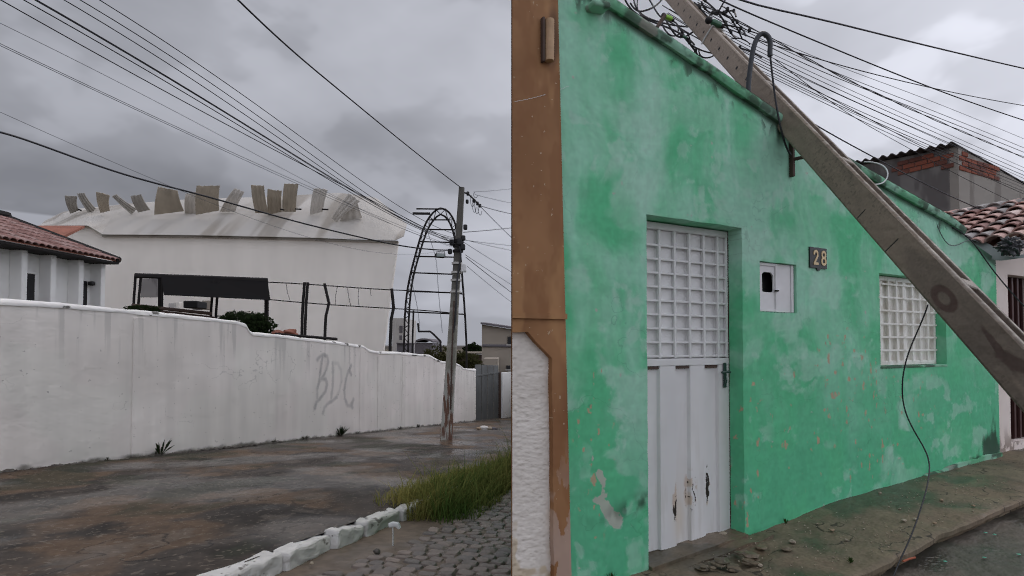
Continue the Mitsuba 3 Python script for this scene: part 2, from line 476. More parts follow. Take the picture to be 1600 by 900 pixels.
def right_road(p, n, uv):
    a = fbm(p.x * 2.6, p.y * 2.6, 5, 4)
    col = mix((0.045, 0.043, 0.036), (0.095, 0.080, 0.064), smoothstep(0.36, 0.62, a))
    col = mix(col, (0.05, 0.062, 0.045), 0.5 * smoothstep(0.5, 0.62, fbm(p.x * 1.6, p.y * 1.6, 9, 4)))
    mud = mix((0.085, 0.064, 0.048), (0.150, 0.112, 0.082), fbm(p.x * 4, p.y * 4, 2, 4))
    col = mix(col, mud, smoothstep(1.2, 0.6, p.x))
    return col * (0.7 + 0.6 * fbm(p.x * 16, p.y * 16, 2, 3))


mat('m_road', right_road, lambda p, n, uv: 0.22 + 0.45 * smoothstep(0.38, 0.58, fbm(p.x * 2.6, p.y * 2.6, 5, 4)),
    lambda p, n, uv: fbm(p.x * 7, p.y * 7, 2, 4) + 0.35 * fbm(p.x * 50, p.y * 50, 2, 2), 0.02, spec=0.5)
mat('m_ground', plainish((0.085, 0.070, 0.050), 0.4, 0.7), 0.9)
for i_, c_ in enumerate([(0.175, 0.140, 0.120), (0.140, 0.116, 0.100), (0.205, 0.160, 0.135), (0.120, 0.103, 0.092)]):
    mat(f'm_cobble_{i_}', plainish(c_, 0.35, 14), 0.42, lambda p, n, uv: fbm(p.x * 30, p.y * 30, p.z * 30, 3), 0.012, spec=0.5)
mat('m_rubble', plainish((0.30, 0.22, 0.15), 0.4, 30), 0.9)
mat('m_rubble_pale', plainish((0.32, 0.27, 0.21), 0.3, 30), 0.9)
mat('m_paint_chip', plainish((0.10, 0.34, 0.24), 0.2, 30), 0.7)
mat('m_brick_scrap', plainish((0.30, 0.085, 0.045), 0.3, 20), 0.8)

# left street frame: a along the white wall (away from the camera), c across towards the street
WP = at(0, 540, 7.4); WP[2] = 0
WU = nrm([0.278, 1, 0]); WC = np.array([WU[1], -WU[0], 0])


def wl(px, py, c=0.0):
    d = ray(px, py)
    t = ((WP + WC * c - EYE) @ WC) / (d @ WC)
    q = EYE + d * t
    return float((q - WP) @ WU), float(q[2])


def ww(a, c, z):
    return WP + WU * a + WC * c + FZ * z


def wa(p):
    return (p.x - WP[0]) * WU[0] + (p.y - WP[1]) * WU[1]


def wc(p):
    return (p.x - WP[0]) * WC[0] + (p.y - WP[1]) * WC[1]


def left_z(a):
    """Height of the left pavement: the street falls away from the camera."""
    return -0.165 - 0.0905 * np.clip(a, -9, 45)


GRAF = [(1.0, [(120, 165), (150, 130), (195, 105), (235, 130), (245, 190), (230, 270), (195, 345), (165, 385)]), (1.0, [(180, 115), (160, 260), (140, 420), (115, 520), (120, 620)]),
        (1.0, [(165, 390), (215, 395), (232, 450), (215, 530), (165, 600), (110, 660), (90, 735)]), (0.9, [(300, 200), (302, 330), (298, 470), (285, 610)]), (0.9, [(345, 605), (290, 650), (230, 690), (200, 730), (185, 790)]),
        (0.45, [(300, 205), (360, 210), (395, 280), (400, 420), (375, 540), (330, 620)]), (1.0, [(515, 340), (490, 290), (515, 235)]), (0.9, [(490, 290), (455, 380), (435, 520), (440, 620), (470, 700), (520, 710), (540, 630)]), (0.9, [(540, 640), (510, 690), (530, 730)])]
GRAF = [(w_, [wl(480 + x / 7.5, 540 + y / 7.5) for x, y in st]) for w_, st in GRAF]


def graffiti(a, z):
    """Density of the sprayed line, from 0 to 1."""
    out = mi.Float(0.0)
    wob = 0.03 * (fbm(a * 9, z * 9, 2, 3) - 0.5)
    for w_, st in GRAF:
        d = mi.Float(9.0)
        for (ax, ay), (bx, by) in zip(st[:-1], st[1:]):
            lx, ly = bx - ax, by - ay
            t = dr.clip(((a - ax) * lx + (z - ay) * ly) / (lx * lx + ly * ly), 0, 1)
            d = dr.minimum(d, dr.square(a - ax - t * lx) + dr.square(z - ay - t * ly))
        out = dr.maximum(out, w_ * smoothstep(0.085, 0.012, dr.sqrt(d) + wob))
    return out


def whitewash(p, n, uv):
    a, z = wa(p), p.z
    h = z - (-0.165 - 0.0905 * a)
    big = fbm(a * 0.5, z * 1.0, 3, 4)
    col = mix((0.72, 0.670, 0.630), (0.79, 0.740, 0.700), smoothstep(0.32, 0.68, big))
    col = mix(col, (0.72, 0.705, 0.650), 0.4 * smoothstep(0.48, 0.6, fbm(a * 0.9 + 7, z * 0.9, 4, 3)))
    run = fbm(a * 5, z * 0.7, 1, 4)
    col = col * (0.90 + 0.20 * run)
    col = mix(col, (0.34, 0.31, 0.29), 0.6 * smoothstep(0.825, 0.84, fbm(a * 14, z * 16, 6, 4)))
    drip = smoothstep(0.60, 0.74, fbm(a * 9, z * 0.5, 12, 4)) * smoothstep(1.2, 2.1, h)
    col = mix(col, (0.42, 0.40, 0.38), 0.45 * drip)
    cr = dr.abs(fbm(a * 0.9 + 5, z * 1.6, 9.4, 5) - 0.5)
    col = col * (1 - 0.25 * smoothstep(0.0035, 0.0, cr) * smoothstep(0.5, 0.6, big))
    g = graffiti(a, z)
    col = mix(col, (0.22, 0.215, 0.215), 0.46 * g * (0.6 + 0.8 * fbm(a * 6, z * 6, 4, 3)))
    foot = smoothstep(0.07, 0.0, h + 0.12 * (fbm(a * 6, z * 6, 8, 4) - 0.5)) * smoothstep(0.35, 0.62, fbm(a * 2.5, 3, 8, 3) + 0.05)
    return mix(col, (0.07, 0.065, 0.050), 0.85 * foot)


mat('m_whitewash', whitewash, 0.85, lambda p, n, uv: fbm(wa(p) * 2.2, p.z * 2.2, 1, 4) + 0.15 * fbm(wa(p) * 30, p.z * 30, 1, 2), 0.03, spec=0.25)


def coping_white(p, n, uv):
    a = wa(p)
    col = mix((0.68, 0.66, 0.64), (0.80, 0.78, 0.76), fbm(a * 3, p.z * 3, 1, 4))
    return mix(col, (0.06, 0.055, 0.05), 0.9 * smoothstep(0.63, 0.68, fbm(a * 5, p.z * 9, wc(p) * 9, 4)))


mat('m_white_coping', coping_white, 0.85, lambda p, n, uv: fbm(p.x * 14, p.y * 14, p.z * 14, 3), 0.02)


def left_pavement(p, n, uv):
    a, c = wa(p), wc(p)
    big = fbm(a * 0.55, c * 0.9, 3, 4)
    mid = fbm(a * 2.2 + 3, c * 2.6, 1, 4)
    col = mix((0.022, 0.0175, 0.014), (0.046, 0.036, 0.029), smoothstep(0.35, 0.65, mid))
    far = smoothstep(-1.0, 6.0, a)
    col = mix(col, (0.085, 0.074, 0.068), 0.8 * far * smoothstep(0.36, 0.6, big + 0.05))  # paler far end paints in the sky reflected by the wet surface
    mud = smoothstep(0.535, 0.66, fbm(a * 1.1 + 11, c * 1.3 + 2, 6, 6) + 0.05 * smoothstep(2, -2, a))
    col = mix(col, (0.105, 0.066, 0.040), 0.75 * mud)
    pale = smoothstep(0.60, 0.66, fbm(a * 1.6 + 1, c * 2.4 + 5, 2, 5))
    col = mix(col, (0.11, 0.092, 0.076), 0.45 * pale)
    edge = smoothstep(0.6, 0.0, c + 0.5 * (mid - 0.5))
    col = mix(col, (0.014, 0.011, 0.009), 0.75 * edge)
    moss = smoothstep(0.58, 0.66, fbm(a * 1.1 + 21, c * 1.5, 4, 4))
    col = mix(col, (0.022, 0.026, 0.014), 0.6 * moss)
    grit = noise(p.x * 60, p.y * 60, 3)
    d = dr.abs(fbm(a * 0.7 + 3, c * 0.9, 4.4, 6) - 0.5)
    col = col * (1 - 0.6 * smoothstep(0.008, 0.001, d))
    col = mix(col, (0.16, 0.13, 0.10), 0.5 * smoothstep(0.80, 0.86, noise(p.x * 34, p.y * 34, 8)))
    return col * (0.55 + 0.6 * fbm(a * 14, c * 14, 2, 4) + 0.3 * grit)


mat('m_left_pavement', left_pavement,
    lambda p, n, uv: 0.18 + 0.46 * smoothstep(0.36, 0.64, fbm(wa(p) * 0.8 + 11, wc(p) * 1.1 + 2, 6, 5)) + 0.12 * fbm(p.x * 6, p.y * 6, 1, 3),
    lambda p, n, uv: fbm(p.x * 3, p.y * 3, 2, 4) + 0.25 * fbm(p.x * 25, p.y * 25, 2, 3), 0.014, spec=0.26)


def kerb_white(p, n, uv):
    col = mix((0.46, 0.45, 0.43), (0.66, 0.65, 0.63), fbm(p.x * 9, p.y * 9, p.z * 9, 3))
    return mix(col, (0.06, 0.05, 0.04), 0.75 * smoothstep(0.68, 0.74, fbm(p.x * 13 + 3, p.y * 11, p.z * 16, 4)))


mat('m_kerb_white', kerb_white, 0.8, lambda p, n, uv: fbm(p.x * 25, p.y * 25, p.z * 25, 3), 0.02)
mat('m_kerb_wet', plainish((0.075, 0.066, 0.058), 0.4, 6), 0.5)


def gym_wall(p, n, uv):
    col = mix((0.75, 0.705, 0.645), (0.81, 0.765, 0.705), fbm(p.x * 0.25, p.z * 0.35, 2, 4))
    return col * (0.94 + 0.12 * fbm(p.x * 1.5, p.z * 0.3, 5, 4))


mat('m_gym_wall', gym_wall, 0.85)


def gym_roof(p, n, uv):
    col = mix((0.36, 0.340, 0.31), (0.48, 0.455, 0.425), fbm(p.x * 0.5, p.y * 0.12, 1, 3))
    return mix(col, (0.20, 0.172, 0.138), 0.6 * smoothstep(0.46, 0.66, fbm(p.x * 0.8 + 3, p.y * 0.10, 2, 3)))


mat('m_gym_roof', gym_roof, 0.6)
mat('m_sheet_brown', plainish((0.31, 0.265, 0.205), 0.3, 1.3), 0.6)
mat('m_sheet_grey', plainish((0.29, 0.27, 0.24), 0.3, 1.3), 0.6)
mat('m_sheet_white', plainish((0.52, 0.49, 0.45), 0.25, 1.3), 0.6)
mat('m_annex_white', plainish((0.72, 0.715, 0.70), 0.06, 1.5), 0.85)
for i_, c_ in enumerate([(0.40, 0.245, 0.215), (0.48, 0.330, 0.295), (0.27, 0.160, 0.145), (0.29, 0.275, 0.27), (0.55, 0.44, 0.41), (0.20, 0.105, 0.092), (0.27, 0.18, 0.165)]):
    mat(f'm_clay_{i_}', plainish(c_, 0.35, 12), 0.75)
mat('m_far_tiles', plainish((0.24, 0.095, 0.065), 0.4, 3), 0.8)


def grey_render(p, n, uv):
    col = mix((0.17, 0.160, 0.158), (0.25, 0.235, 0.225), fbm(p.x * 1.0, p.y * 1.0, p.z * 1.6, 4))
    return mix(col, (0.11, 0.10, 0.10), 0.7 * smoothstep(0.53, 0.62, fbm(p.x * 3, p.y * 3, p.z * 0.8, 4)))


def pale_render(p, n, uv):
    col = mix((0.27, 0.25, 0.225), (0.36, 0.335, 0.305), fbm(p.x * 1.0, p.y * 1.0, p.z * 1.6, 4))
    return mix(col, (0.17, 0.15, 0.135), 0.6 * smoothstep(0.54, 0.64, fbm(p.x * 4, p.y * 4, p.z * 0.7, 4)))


mat('m_grey_render', grey_render, 0.9)
mat('m_pale_render', pale_render, 0.9)
mat('m_brick_red', plainish((0.26, 0.085, 0.055), 0.35, 4), 0.9)
mat('m_brick_dark', plainish((0.16, 0.065, 0.05), 0.35, 4), 0.9)
mat('m_asbestos', plainish((0.075, 0.068, 0.066), 0.35, 3), 0.85)
mat('m_house_beige', plainish((0.30, 0.26, 0.215), 0.15, 0.8), 0.85)
mat('m_house_dark', plainish((0.12, 0.11, 0.12), 0.25, 0.8), 0.8)
mat('m_house_pale', plainish((0.48, 0.46, 0.44), 0.1, 0.8), 0.85)
mat('m_zinc_gate', plainish((0.105, 0.110, 0.110), 0.3, 1.4), 0.5)
mat('m_bark', plainish((0.06, 0.045, 0.03), 0.3, 8), 0.9)
for n_, c_ in (('m_leaf_dark', (0.018, 0.028, 0.012)), ('m_leaf_olive', (0.060, 0.060, 0.026)), ('m_leaf_weed', (0.040, 0.075, 0.020))):
    scene[n_] = {'type': 'principledthin', 'base_color': {'type': 'rgb', 'value': list(c_)}, 'roughness': 0.6, 'diff_trans': 0.5}
scene['m_grass'] = {'type': 'principledthin', 'base_color': {'type': 'mesh_attribute', 'name': 'vertex_color'}, 'roughness': 0.55, 'diff_trans': 0.6}

# axis of the fallen pole, and a material that carries its marks
PA, PB = at(1239, 193, 4.27), at(1558, 535, 2.6)
PD = nrm(PA - PB)
PLEFT = nrm(np.cross([0, 0, 1.0], PD)); PFRONT = np.cross(PD, PLEFT) * 1.0
if PFRONT[2] < 0: PFRONT = -PFRONT
phi = math.radians(20)
PN = math.cos(phi) * PLEFT + math.sin(phi) * PFRONT       # normal of the broad flange that faces the camera
PS = -math.sin(phi) * PLEFT + math.cos(phi) * PFRONT      # across the flange; normal of the channel side


def pole_ta(px, py):
    """(t along, a across) of the flange point seen at a pixel."""
    d = ray(px, py); o = PA + PN * 0.075
    t = ((o - EYE) @ PN) / (d @ PN)
    q = EYE + d * t - PA
    return float(q @ PD), float(q @ PS)


O_T, O_A = pole_ta(1474, 466)
Y_T, Y_A = pole_ta(1556, 542)
SL = [pole_ta(1342, 337), pole_ta(1392, 383)]


def pole_concrete(p, n, uv):
    x, y, z = p.x - PA[0], p.y - PA[1], p.z - PA[2]
    t = x * PD[0] + y * PD[1] + z * PD[2]
    a = x * PS[0] + y * PS[1] + z * PS[2]
    col = mix((0.180, 0.142, 0.110), (0.255, 0.204, 0.160), fbm(t * 2.5, a * 6, 2, 4))
    col = mix(col, (0.085, 0.068, 0.056), 0.5 * smoothstep(0.5, 0.66, fbm(t * 1.2, a * 9, 7, 4)))
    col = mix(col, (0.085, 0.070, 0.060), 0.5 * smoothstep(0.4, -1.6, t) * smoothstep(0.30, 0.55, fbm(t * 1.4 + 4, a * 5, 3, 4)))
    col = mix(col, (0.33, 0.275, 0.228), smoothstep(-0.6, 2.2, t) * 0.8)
    edge_light = smoothstep(0.020, 0.006, dr.abs(a - 0.094 - 0.004 * fbm(t * 20, 3, 1, 3)) + 0.016 * (fbm(t * 26, a * 30, 5, 3) - 0.35))  # pale strip paints the light caught along the flange edge
    col = mix(col, (0.40, 0.37, 0.33), 0.8 * edge_light)
    r = dr.sqrt(dr.square((t - O_T) / 0.085) + dr.square((a - O_A) / 0.042))
    ring = smoothstep(0.42, 0.18, dr.abs(r - 0.8))
    col = mix(col, (0.060, 0.030, 0.026), 0.75 * ring)
    st = dr.maximum(spot(t, a, Y_T, Y_A, 0.17, 0.020, 0.10), spot(t, a, Y_T - 0.10, Y_A + 0.01, 0.11, 0.035, -0.3))
    col = mix(col, (0.060, 0.035, 0.030), 0.75 * smoothstep(0.4, 0.7, st + 0.4 * (fbm(t * 18, a * 18, 3, 3) - 0.5)))
    for (st_, sa_) in SL:
        col = mix(col, (0.02, 0.018, 0.016), smoothstep(0.006, 0.003, dr.abs(t - st_ - 0.0 * a)) * smoothstep(0.055, 0.04, dr.abs(a - sa_)))
    pore = smoothstep(0.70, 0.76, noise(t * 60, a * 60, 3)) * smoothstep(0.4, 0.6, fbm(t * 3, a * 9, 5, 3))
    col = col * (1 - 0.22 * pore)
    return col * (0.86 + 0.28 * noise(t * 90, a * 90, fbm(x * 20, y * 20, z * 20) * 9))


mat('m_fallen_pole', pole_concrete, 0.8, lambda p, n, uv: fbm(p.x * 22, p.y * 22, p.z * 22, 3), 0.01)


def standing_pole(p, n, uv):
    z = p.z
    col = mix((0.21, 0.20, 0.17), (0.29, 0.275, 0.235), fbm(p.x * 9, p.y * 9, z * 1.5, 4))
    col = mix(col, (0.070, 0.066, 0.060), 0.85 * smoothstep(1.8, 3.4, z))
    white = smoothstep(0.95, 0.75, z + 0.2 * (fbm(p.x * 9, p.y * 9, z * 4, 3) - 0.5))
    col = mix(col, (0.45, 0.44, 0.41), 0.8 * white)
    rust = smoothstep(0.52, 0.60, fbm(p.x * 12, p.y * 12, z * 1.6, 4) + 0.10 * smoothstep(-0.2, -0.95, z)) * white
    col = mix(col, (0.13, 0.05, 0.028), 0.9 * rust)
    ring = smoothstep(0.75, 0.9, dr.sin(z * 14)) * smoothstep(1.2, 1.5, z) * smoothstep(3.4, 3.0, z)
    return mix(col, (0.36, 0.34, 0.31), 0.7 * ring)


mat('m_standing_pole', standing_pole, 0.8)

# ------------------------------------------------------------------ ground, road, pavements
RB_S = np.array([-6, -0.59, -0.1, 1.14, 1.9, 3.6, 4.68, 9, 20.0]); RB_Z = np.array([-0.12, -0.014, 0.024, 0.118, 0.195, 0.289, 0.323, 0.45, 0.5])


def rbase(s):
    return np.interp(s, RB_S, RB_Z)


def road_h(x, y):
    x, y = np.asarray(x, float), np.asarray(y, float)
    a = (x - WP[0]) * WU[0] + (y - WP[1]) * WU[1]
    s = (x - FP[0]) * FU[0] + (y - FP[1]) * FU[1]
    t = np.clip((x + 0.1) / 1.5, 0, 1); t = t * t * (3 - 2 * t)
    return (left_z(a) - 0.11) * (1 - t) + (rbase(s) - 0.105) * t


def grid_sheet(xs, ys, fn):
    X, Y = np.meshgrid(xs, ys, indexing='ij')
    return quadmesh(np.stack([X, Y, fn(X, Y)], -1))


gx = np.unique(np.concatenate([np.linspace(-400, -20, 30), np.linspace(-20, 20, 81), np.linspace(20, 400, 30)]))
gy = np.unique(np.concatenate([np.linspace(-60, -8, 12), np.linspace(-8, 50, 117), np.linspace(50, 900, 40)]))
solid('ground', grid_sheet(gx, gy, lambda x, y: road_h(x, y) - 0.09 - 0.02 * np.clip((y - 30) / 30, 0, 1)), 'm_ground', 'bare brown earth spreading out behind the walls to the horizon', 'ground', kind='structure', smooth=True)
xs, ys = np.arange(-3.2, 9.0, 0.06), np.arange(-3.0, 20.0, 0.08)
road = solid('road', grid_sheet(xs, ys, lambda x, y: road_h(x, y) + 0.018 * (meshkit.fbm(np.stack([x * 2.2, y * 2.2, x * 0], -1), 4, 5) - 0.5)), 'm_road',
             'wet muddy street surface between the two rows of houses', 'road', kind='structure', smooth=True)

aa, cc = np.arange(-7, 60, 0.16), np.arange(-0.2, 5.62, 0.10)
A_, C_ = np.meshgrid(aa, cc, indexing='ij')
C_ = C_ * (5.62 + 0.028 * (np.clip(A_, -6, 14) + 2.3)) / cc[-1]
Zl = left_z(A_) + 0.05 * (meshkit.fbm(np.stack([A_ * 0.7, C_ * 0.9, A_ * 0], -1), 4, 9) - 0.5) + 0.018 * (meshkit.fbm(np.stack([A_ * 3, C_ * 3, A_ * 0], -1), 3, 4) - 0.5)
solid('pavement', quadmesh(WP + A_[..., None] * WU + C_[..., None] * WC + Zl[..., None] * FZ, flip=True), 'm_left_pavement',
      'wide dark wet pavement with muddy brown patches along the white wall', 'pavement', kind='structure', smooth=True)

# kerb of the left pavement: broken whitewashed stones, the further ones lost in the grass
kerb = thing('kerb', 'broken whitewashed kerb running from the lower edge of the photo into the grass', 'kerb', kind='structure')
a_pos, k_i = -3.4, 0
while a_pos < 14:
    ln = rng.uniform(0.35, 0.9)
    q = tm(rbox(ln - 0.02, rng.uniform(0.13, 0.165), 0.19, 0.022))
    q = q.subdivide().subdivide().subdivide()
    v = np.array(q.vertices)
    v += (meshkit.fbm(np.stack([v[:, 0] * 11 + a_pos * 7, v[:, 1] * 14, v[:, 2] * 14], -1), 4, 3)[:, None] - 0.5) * 0.085 * nrm([0.3, 0.6, 0.7])
    q.vertices = v
    a_mid = a_pos + ln / 2
    c_mid = 5.655 + 0.028 * (a_mid + 2.3) + rng.normal(0, 0.008)
    o = ww(a_mid, c_mid, float(left_z(a_mid)) - 0.085 + rng.normal(0, 0.006))
    yaw = rng.normal(0, 0.05); tilt = rng.normal(0, 0.04)
    ex = nrm(WU * math.cos(yaw) + WC * math.sin(yaw) + FZ * (tilt - 0.09)); ey = nrm(np.cross(FZ, ex)); ez = np.cross(ex, ey)
    part(kerb, 'kerb_stone', frame_tf(q, o, ex, ey, ez), 'm_kerb_white', 50)
    a_pos += ln + rng.uniform(-0.025, 0.0)
    k_i += 1

# cobbles
stones = []
row = 0
a_ = -4.6
while a_ < 8:
    dep = rng.uniform(0.090, 0.108)
    c_ = 6.10 + rng.uniform(-0.10, 0.10) + (0.12 if a_ > -1.5 else 0)
    while c_ < 8.4:
        ln = rng.uniform(0.105, 0.155)
        o = ww(a_ + dep / 2 + rng.normal(0, 0.006) + 0.012 * math.sin(c_ * 5), c_ + ln / 2, 0)
        if o[0] < 0.35 and -0.2 < (o[0] + 2.2):
            px_ok = o[1] > 1.5
            if px_ok: stones.append((o, ln, dep))
        c_ += ln + 0.007
    a_ += dep + 0.007


def cobble_mesh(o, ln, dep, seed):
    g = np.random.default_rng(seed)
    n = 8
    ang = (np.arange(n) + 0.5) * 2 * np.pi / n
    e = 0.62
    bx = np.sign(np.cos(ang)) * np.abs(np.cos(ang)) ** e * ln * 0.53
    by = np.sign(np.sin(ang)) * np.abs(np.sin(ang)) ** e * dep * 0.53
    j = 1 + g.normal(0, 0.05, n)
    bx, by = bx * j, by * j
    tilt = g.normal(0, 0.05, 2)
    h = 0.014 + g.normal(0, 0.004)
    lo = np.c_[bx, by, np.full(n, -0.06)]
    hi = np.c_[bx, by, np.full(n, h - 0.018) + tilt[0] * bx + tilt[1] * by]
    tp = np.c_[bx * 0.80, by * 0.74, np.full(n, h) + tilt[0] * bx + tilt[1] * by]
    v = np.concatenate([lo, hi, tp, [[0, 0, h + 0.004]]])
    i = np.arange(n); k = np.roll(i, -1)
    f = np.concatenate([np.c_[i, k, k + n], np.c_[i, k + n, i + n], np.c_[i + n, k + n, k + 2 * n], np.c_[i + n, k + 2 * n, i + 2 * n], np.c_[i + 2 * n, k + 2 * n, np.full(n, 3 * n)]])
    z = float(road_h(o[0], o[1]))
    P = np.array([o[0], o[1], z]) + v[:, :1] * WC + v[:, 1:2] * WU + v[:, 2:3] * FZ
    return trimesh.Trimesh(P, f, process=False)


def project(p):
    d = np.asarray(p) - EYE
    c, s = math.cos(PITCH), math.sin(PITCH)
    y, z = d[1] * c + d[2] * s, -d[1] * s + d[2] * c
    return 800 + FPX * d[0] / y, CY - FPX * z / y, y


def seen(o):
    x, y, dep_ = project([o[0], o[1], road_h(o[0], o[1])])
    return dep_ > 0.5 and -20 < x < 812 and y < 912


vis = sorted([s for s in stones if seen(s[0])], key=lambda s: s[0][1])
first, rest = vis[:290], vis[290:] + [s for s in stones if not seen(s[0])]
for k, s in enumerate(first):
    part(road, 'cobble', cobble_mesh(*s, k), f'm_cobble_{int(rng.choice(4, p=[.4, .3, .15, .15]))}', 40)
part(road, 'cobble_field', cat(*[cobble_mesh(*s, 900 + k) for k, s in enumerate(rest)]), 'm_cobble_0', 40, kind='stuff')

# pavement in front of the green house, raised above the street with a ragged edge
ss = np.arange(-3.5, 11, 0.045)
kk = np.concatenate([[-0.70, -0.735, -0.785, -0.788, -0.772, -0.74], np.arange(-0.68, 0.06, 0.045)])
S_, K_ = np.meshgrid(ss, kk, indexing='ij')
edge = (0.060 * (meshkit.fbm(np.stack([S_ * 1.6, S_ * 0, S_ * 0], -1), 4, 5) - 0.5) + 0.02 * (meshkit.noise(np.stack([S_ * 9, S_ * 0, S_ * 0], -1), 4) - 0.5)) * np.clip((-K_ - 0.45) / 0.3, 0, 1)
bro = np.array([0.22, 0.085, 0.045, 0.014, 0.002, 0.0] + [0] * (len(kk) - 6))
bump_ = 0.03 * (meshkit.fbm(np.stack([S_ * 2.2, K_ * 2.2, S_ * 0], -1), 4, 8) - 0.5) + 0.010 * (meshkit.fbm(np.stack([S_ * 9, K_ * 9, S_ * 0], -1), 3, 8) - 0.5)
hole = 0.05 * np.clip(1 - ((S_ - 0.52) / 0.38) ** 2 - ((K_ + 0.24) / 0.13) ** 2, 0, 1) * (0.5 + meshkit.fbm(np.stack([S_ * 12, K_ * 12, S_ * 0], -1), 3, 2))
Zr = rbase(S_) - bro[None] * 1.0 + bump_ - hole
pave2 = solid('pavement', quadmesh(FP + S_[..., None] * FU + (K_ + edge)[..., None] * FV + Zr[..., None] * FZ, flip=False), 'm_right_pavement',
              'narrow cracked greenish brown pavement in front of the green house', 'pavement', kind='structure', smooth=40)
for k in range(26):                                       # loose plates of concrete in the broken hole by the doorstep
    s_, k_ = 0.52 + rng.normal(0, 0.20), -0.24 + rng.normal(0, 0.055)
    r = rng.uniform(0.02, 0.05)
    q = rock(r, k, 0.28)
    part(pave2, 'broken_slab', fac(trimesh.Trimesh(np.array(q.vertices) + [s_, k_, float(rbase(s_)) + 0.003 + rng.uniform(-.015, 0.012)], q.faces, process=False)), 'm_right_pavement', False)

# ------------------------------------------------------------------ the green house
house = thing('green_house', 'single storey green plastered house with a sloping parapet and the number 28', 'house')
d0, d1 = (0.0, 0.02), (0.895, 2.298)
w0, w1 = (2.608, 1.268), (3.70, 2.075)
mb0, mb1 = (1.080, 1.700), (1.500, 2.072)
poly = Polygon([(-0.66, -0.4), (4.715, 0.0), (4.715, fl(1554, 404)[1]), fl(1530, 386), fl(1507, 369)] + [(s, z - 0.05) for s, z in reversed(ROOFLINE[:-2])])
holes = [rect(*d0, *d1), rect(*w0, *w1), rect(*mb0, *mb1)]
wallpoly = Polygon(poly.exterior.coords, [rough(h, 0.05, 0.004, 3).exterior.coords for h in holes])


def keep_right(mesh, x=0.16):
    """Cut the walls along the side of the plot, which runs straight back from the corner."""
    m = fac(mesh)
    m.merge_vertices()
    M = m3.Manifold(m3.Mesh(vert_properties=np.array(m.vertices, dtype=np.float32), tri_verts=np.array(m.faces, dtype=np.uint32)))
    return M.trim_by_plane([1, 0, 0], x)


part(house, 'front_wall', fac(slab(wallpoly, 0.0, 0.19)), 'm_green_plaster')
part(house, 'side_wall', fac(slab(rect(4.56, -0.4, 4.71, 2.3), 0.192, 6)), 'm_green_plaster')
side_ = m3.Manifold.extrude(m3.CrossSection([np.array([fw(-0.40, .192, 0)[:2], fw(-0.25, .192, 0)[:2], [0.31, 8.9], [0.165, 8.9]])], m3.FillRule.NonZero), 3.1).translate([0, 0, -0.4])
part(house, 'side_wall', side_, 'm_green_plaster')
part(house, 'roof', keep_right(slab(Polygon([(-0.62, 3.50), (4.68, 2.18), (4.68, 2.10), (-0.62, 3.42)]), 0.195, 6.2)), 'm_asbestos')
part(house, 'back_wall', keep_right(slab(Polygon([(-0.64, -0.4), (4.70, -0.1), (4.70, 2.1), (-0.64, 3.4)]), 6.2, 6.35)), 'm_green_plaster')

# ragged coping over the parapet
st = np.linspace(-0.68, 4.03, 140)
sec = np.array([(-0.026, -0.058), (-0.036, -0.042), (-0.043, -0.012), (-0.026, 0.015), (0.04, 0.028), (0.14, 0.022), (0.21, -0.005), (0.21, -0.058)])
rz = np.interp(st, RS, RZ)
P = np.zeros((len(st), len(sec), 3))
for j, (k_, z_) in enumerate(sec):
    P[:, j, 0], P[:, j, 1], P[:, j, 2] = st, k_, rz + z_ - 0.028
nz = meshkit.fbm(P * [5, 12, 9], 3, 4)[..., None] - 0.5
P += nz * np.array([0.0, 0.020, 0.026])
P = np.concatenate([P, P[:, :1]], 1)
cop = quadmesh(P)
ends = [trimesh.Trimesh(P[e, :-1], [[0, i, i + 1] for i in range(1, len(sec) - 1)], process=False) for e in (0, -1)]
part(house, 'parapet_coping', fac(cat(cop, *ends)), 'm_green_coping', 50, label='mouldy ragged coping along the sloping parapet')
nb = fl(934, 11, -0.04)
part(house, 'drain_spout', fac(frame_tf(rbox(0.13, 0.10, 0.040, 0.014), [nb[0], -0.04, nb[1]], nrm([1, 0, 0.12]), np.array([0, 1, 0.]), nrm([-.12, 0, 1]))), 'm_green_coping', 40)
part(house, 'threshold', fac(slab(rough(Polygon([(0.005, -0.1), (0.885, -0.0), (0.885, 0.118), (0.005, 0.052)]), 0.05, 0.006, 5), -0.035, 0.17)), 'm_right_pavement')
lo = rough(Polygon([(-0.0, -0.1), (1.02, 0.0), (1.02, 0.118), (0.75, 0.098), (0.0, 0.03)]), 0.05, 0.012, 7)
part(house, 'doorstep', fac(slab(lo, -0.13, -0.036)), 'm_right_pavement')

# door leaf: ribbed sheet with a lattice in its upper part
door = thing('green_house__door', None)
labels.pop(door)
door = 'green_house__door'
kD = 0.125
x0, x1, zb, zt = 0.004, 0.890, 0.062, 2.292
zs = 1.365                                            # split between lattice and ribs
ribs = [x0, 0.085, 0.225, 0.365, 0.505, 0.645, 0.785, x1]
front = [0, 1, 0, 1, 0, 1, 0]                          # 1 = the recessed flutes
pts_, prev = [], None
prof = []
for i, fr in enumerate(front):
    a, b = ribs[i], ribs[i + 1]
    dd = 0.024 if fr else 0.0
    prof += [(a + (0.010 if fr else 0), dd), (b - (0.010 if fr else 0), dd)]
prof = np.array(prof)


def fluted(prof, z0, z1, k):
    P = np.zeros((len(prof), 2, 3))
    P[:, 0] = np.c_[prof[:, 0], prof[:, 1] + k, np.full(len(prof), z0)]
    P[:, 1] = np.c_[prof[:, 0], prof[:, 1] + k, np.full(len(prof), z1)]
    return quadmesh(P, flip=True, thick=[0, 0.006, 0])


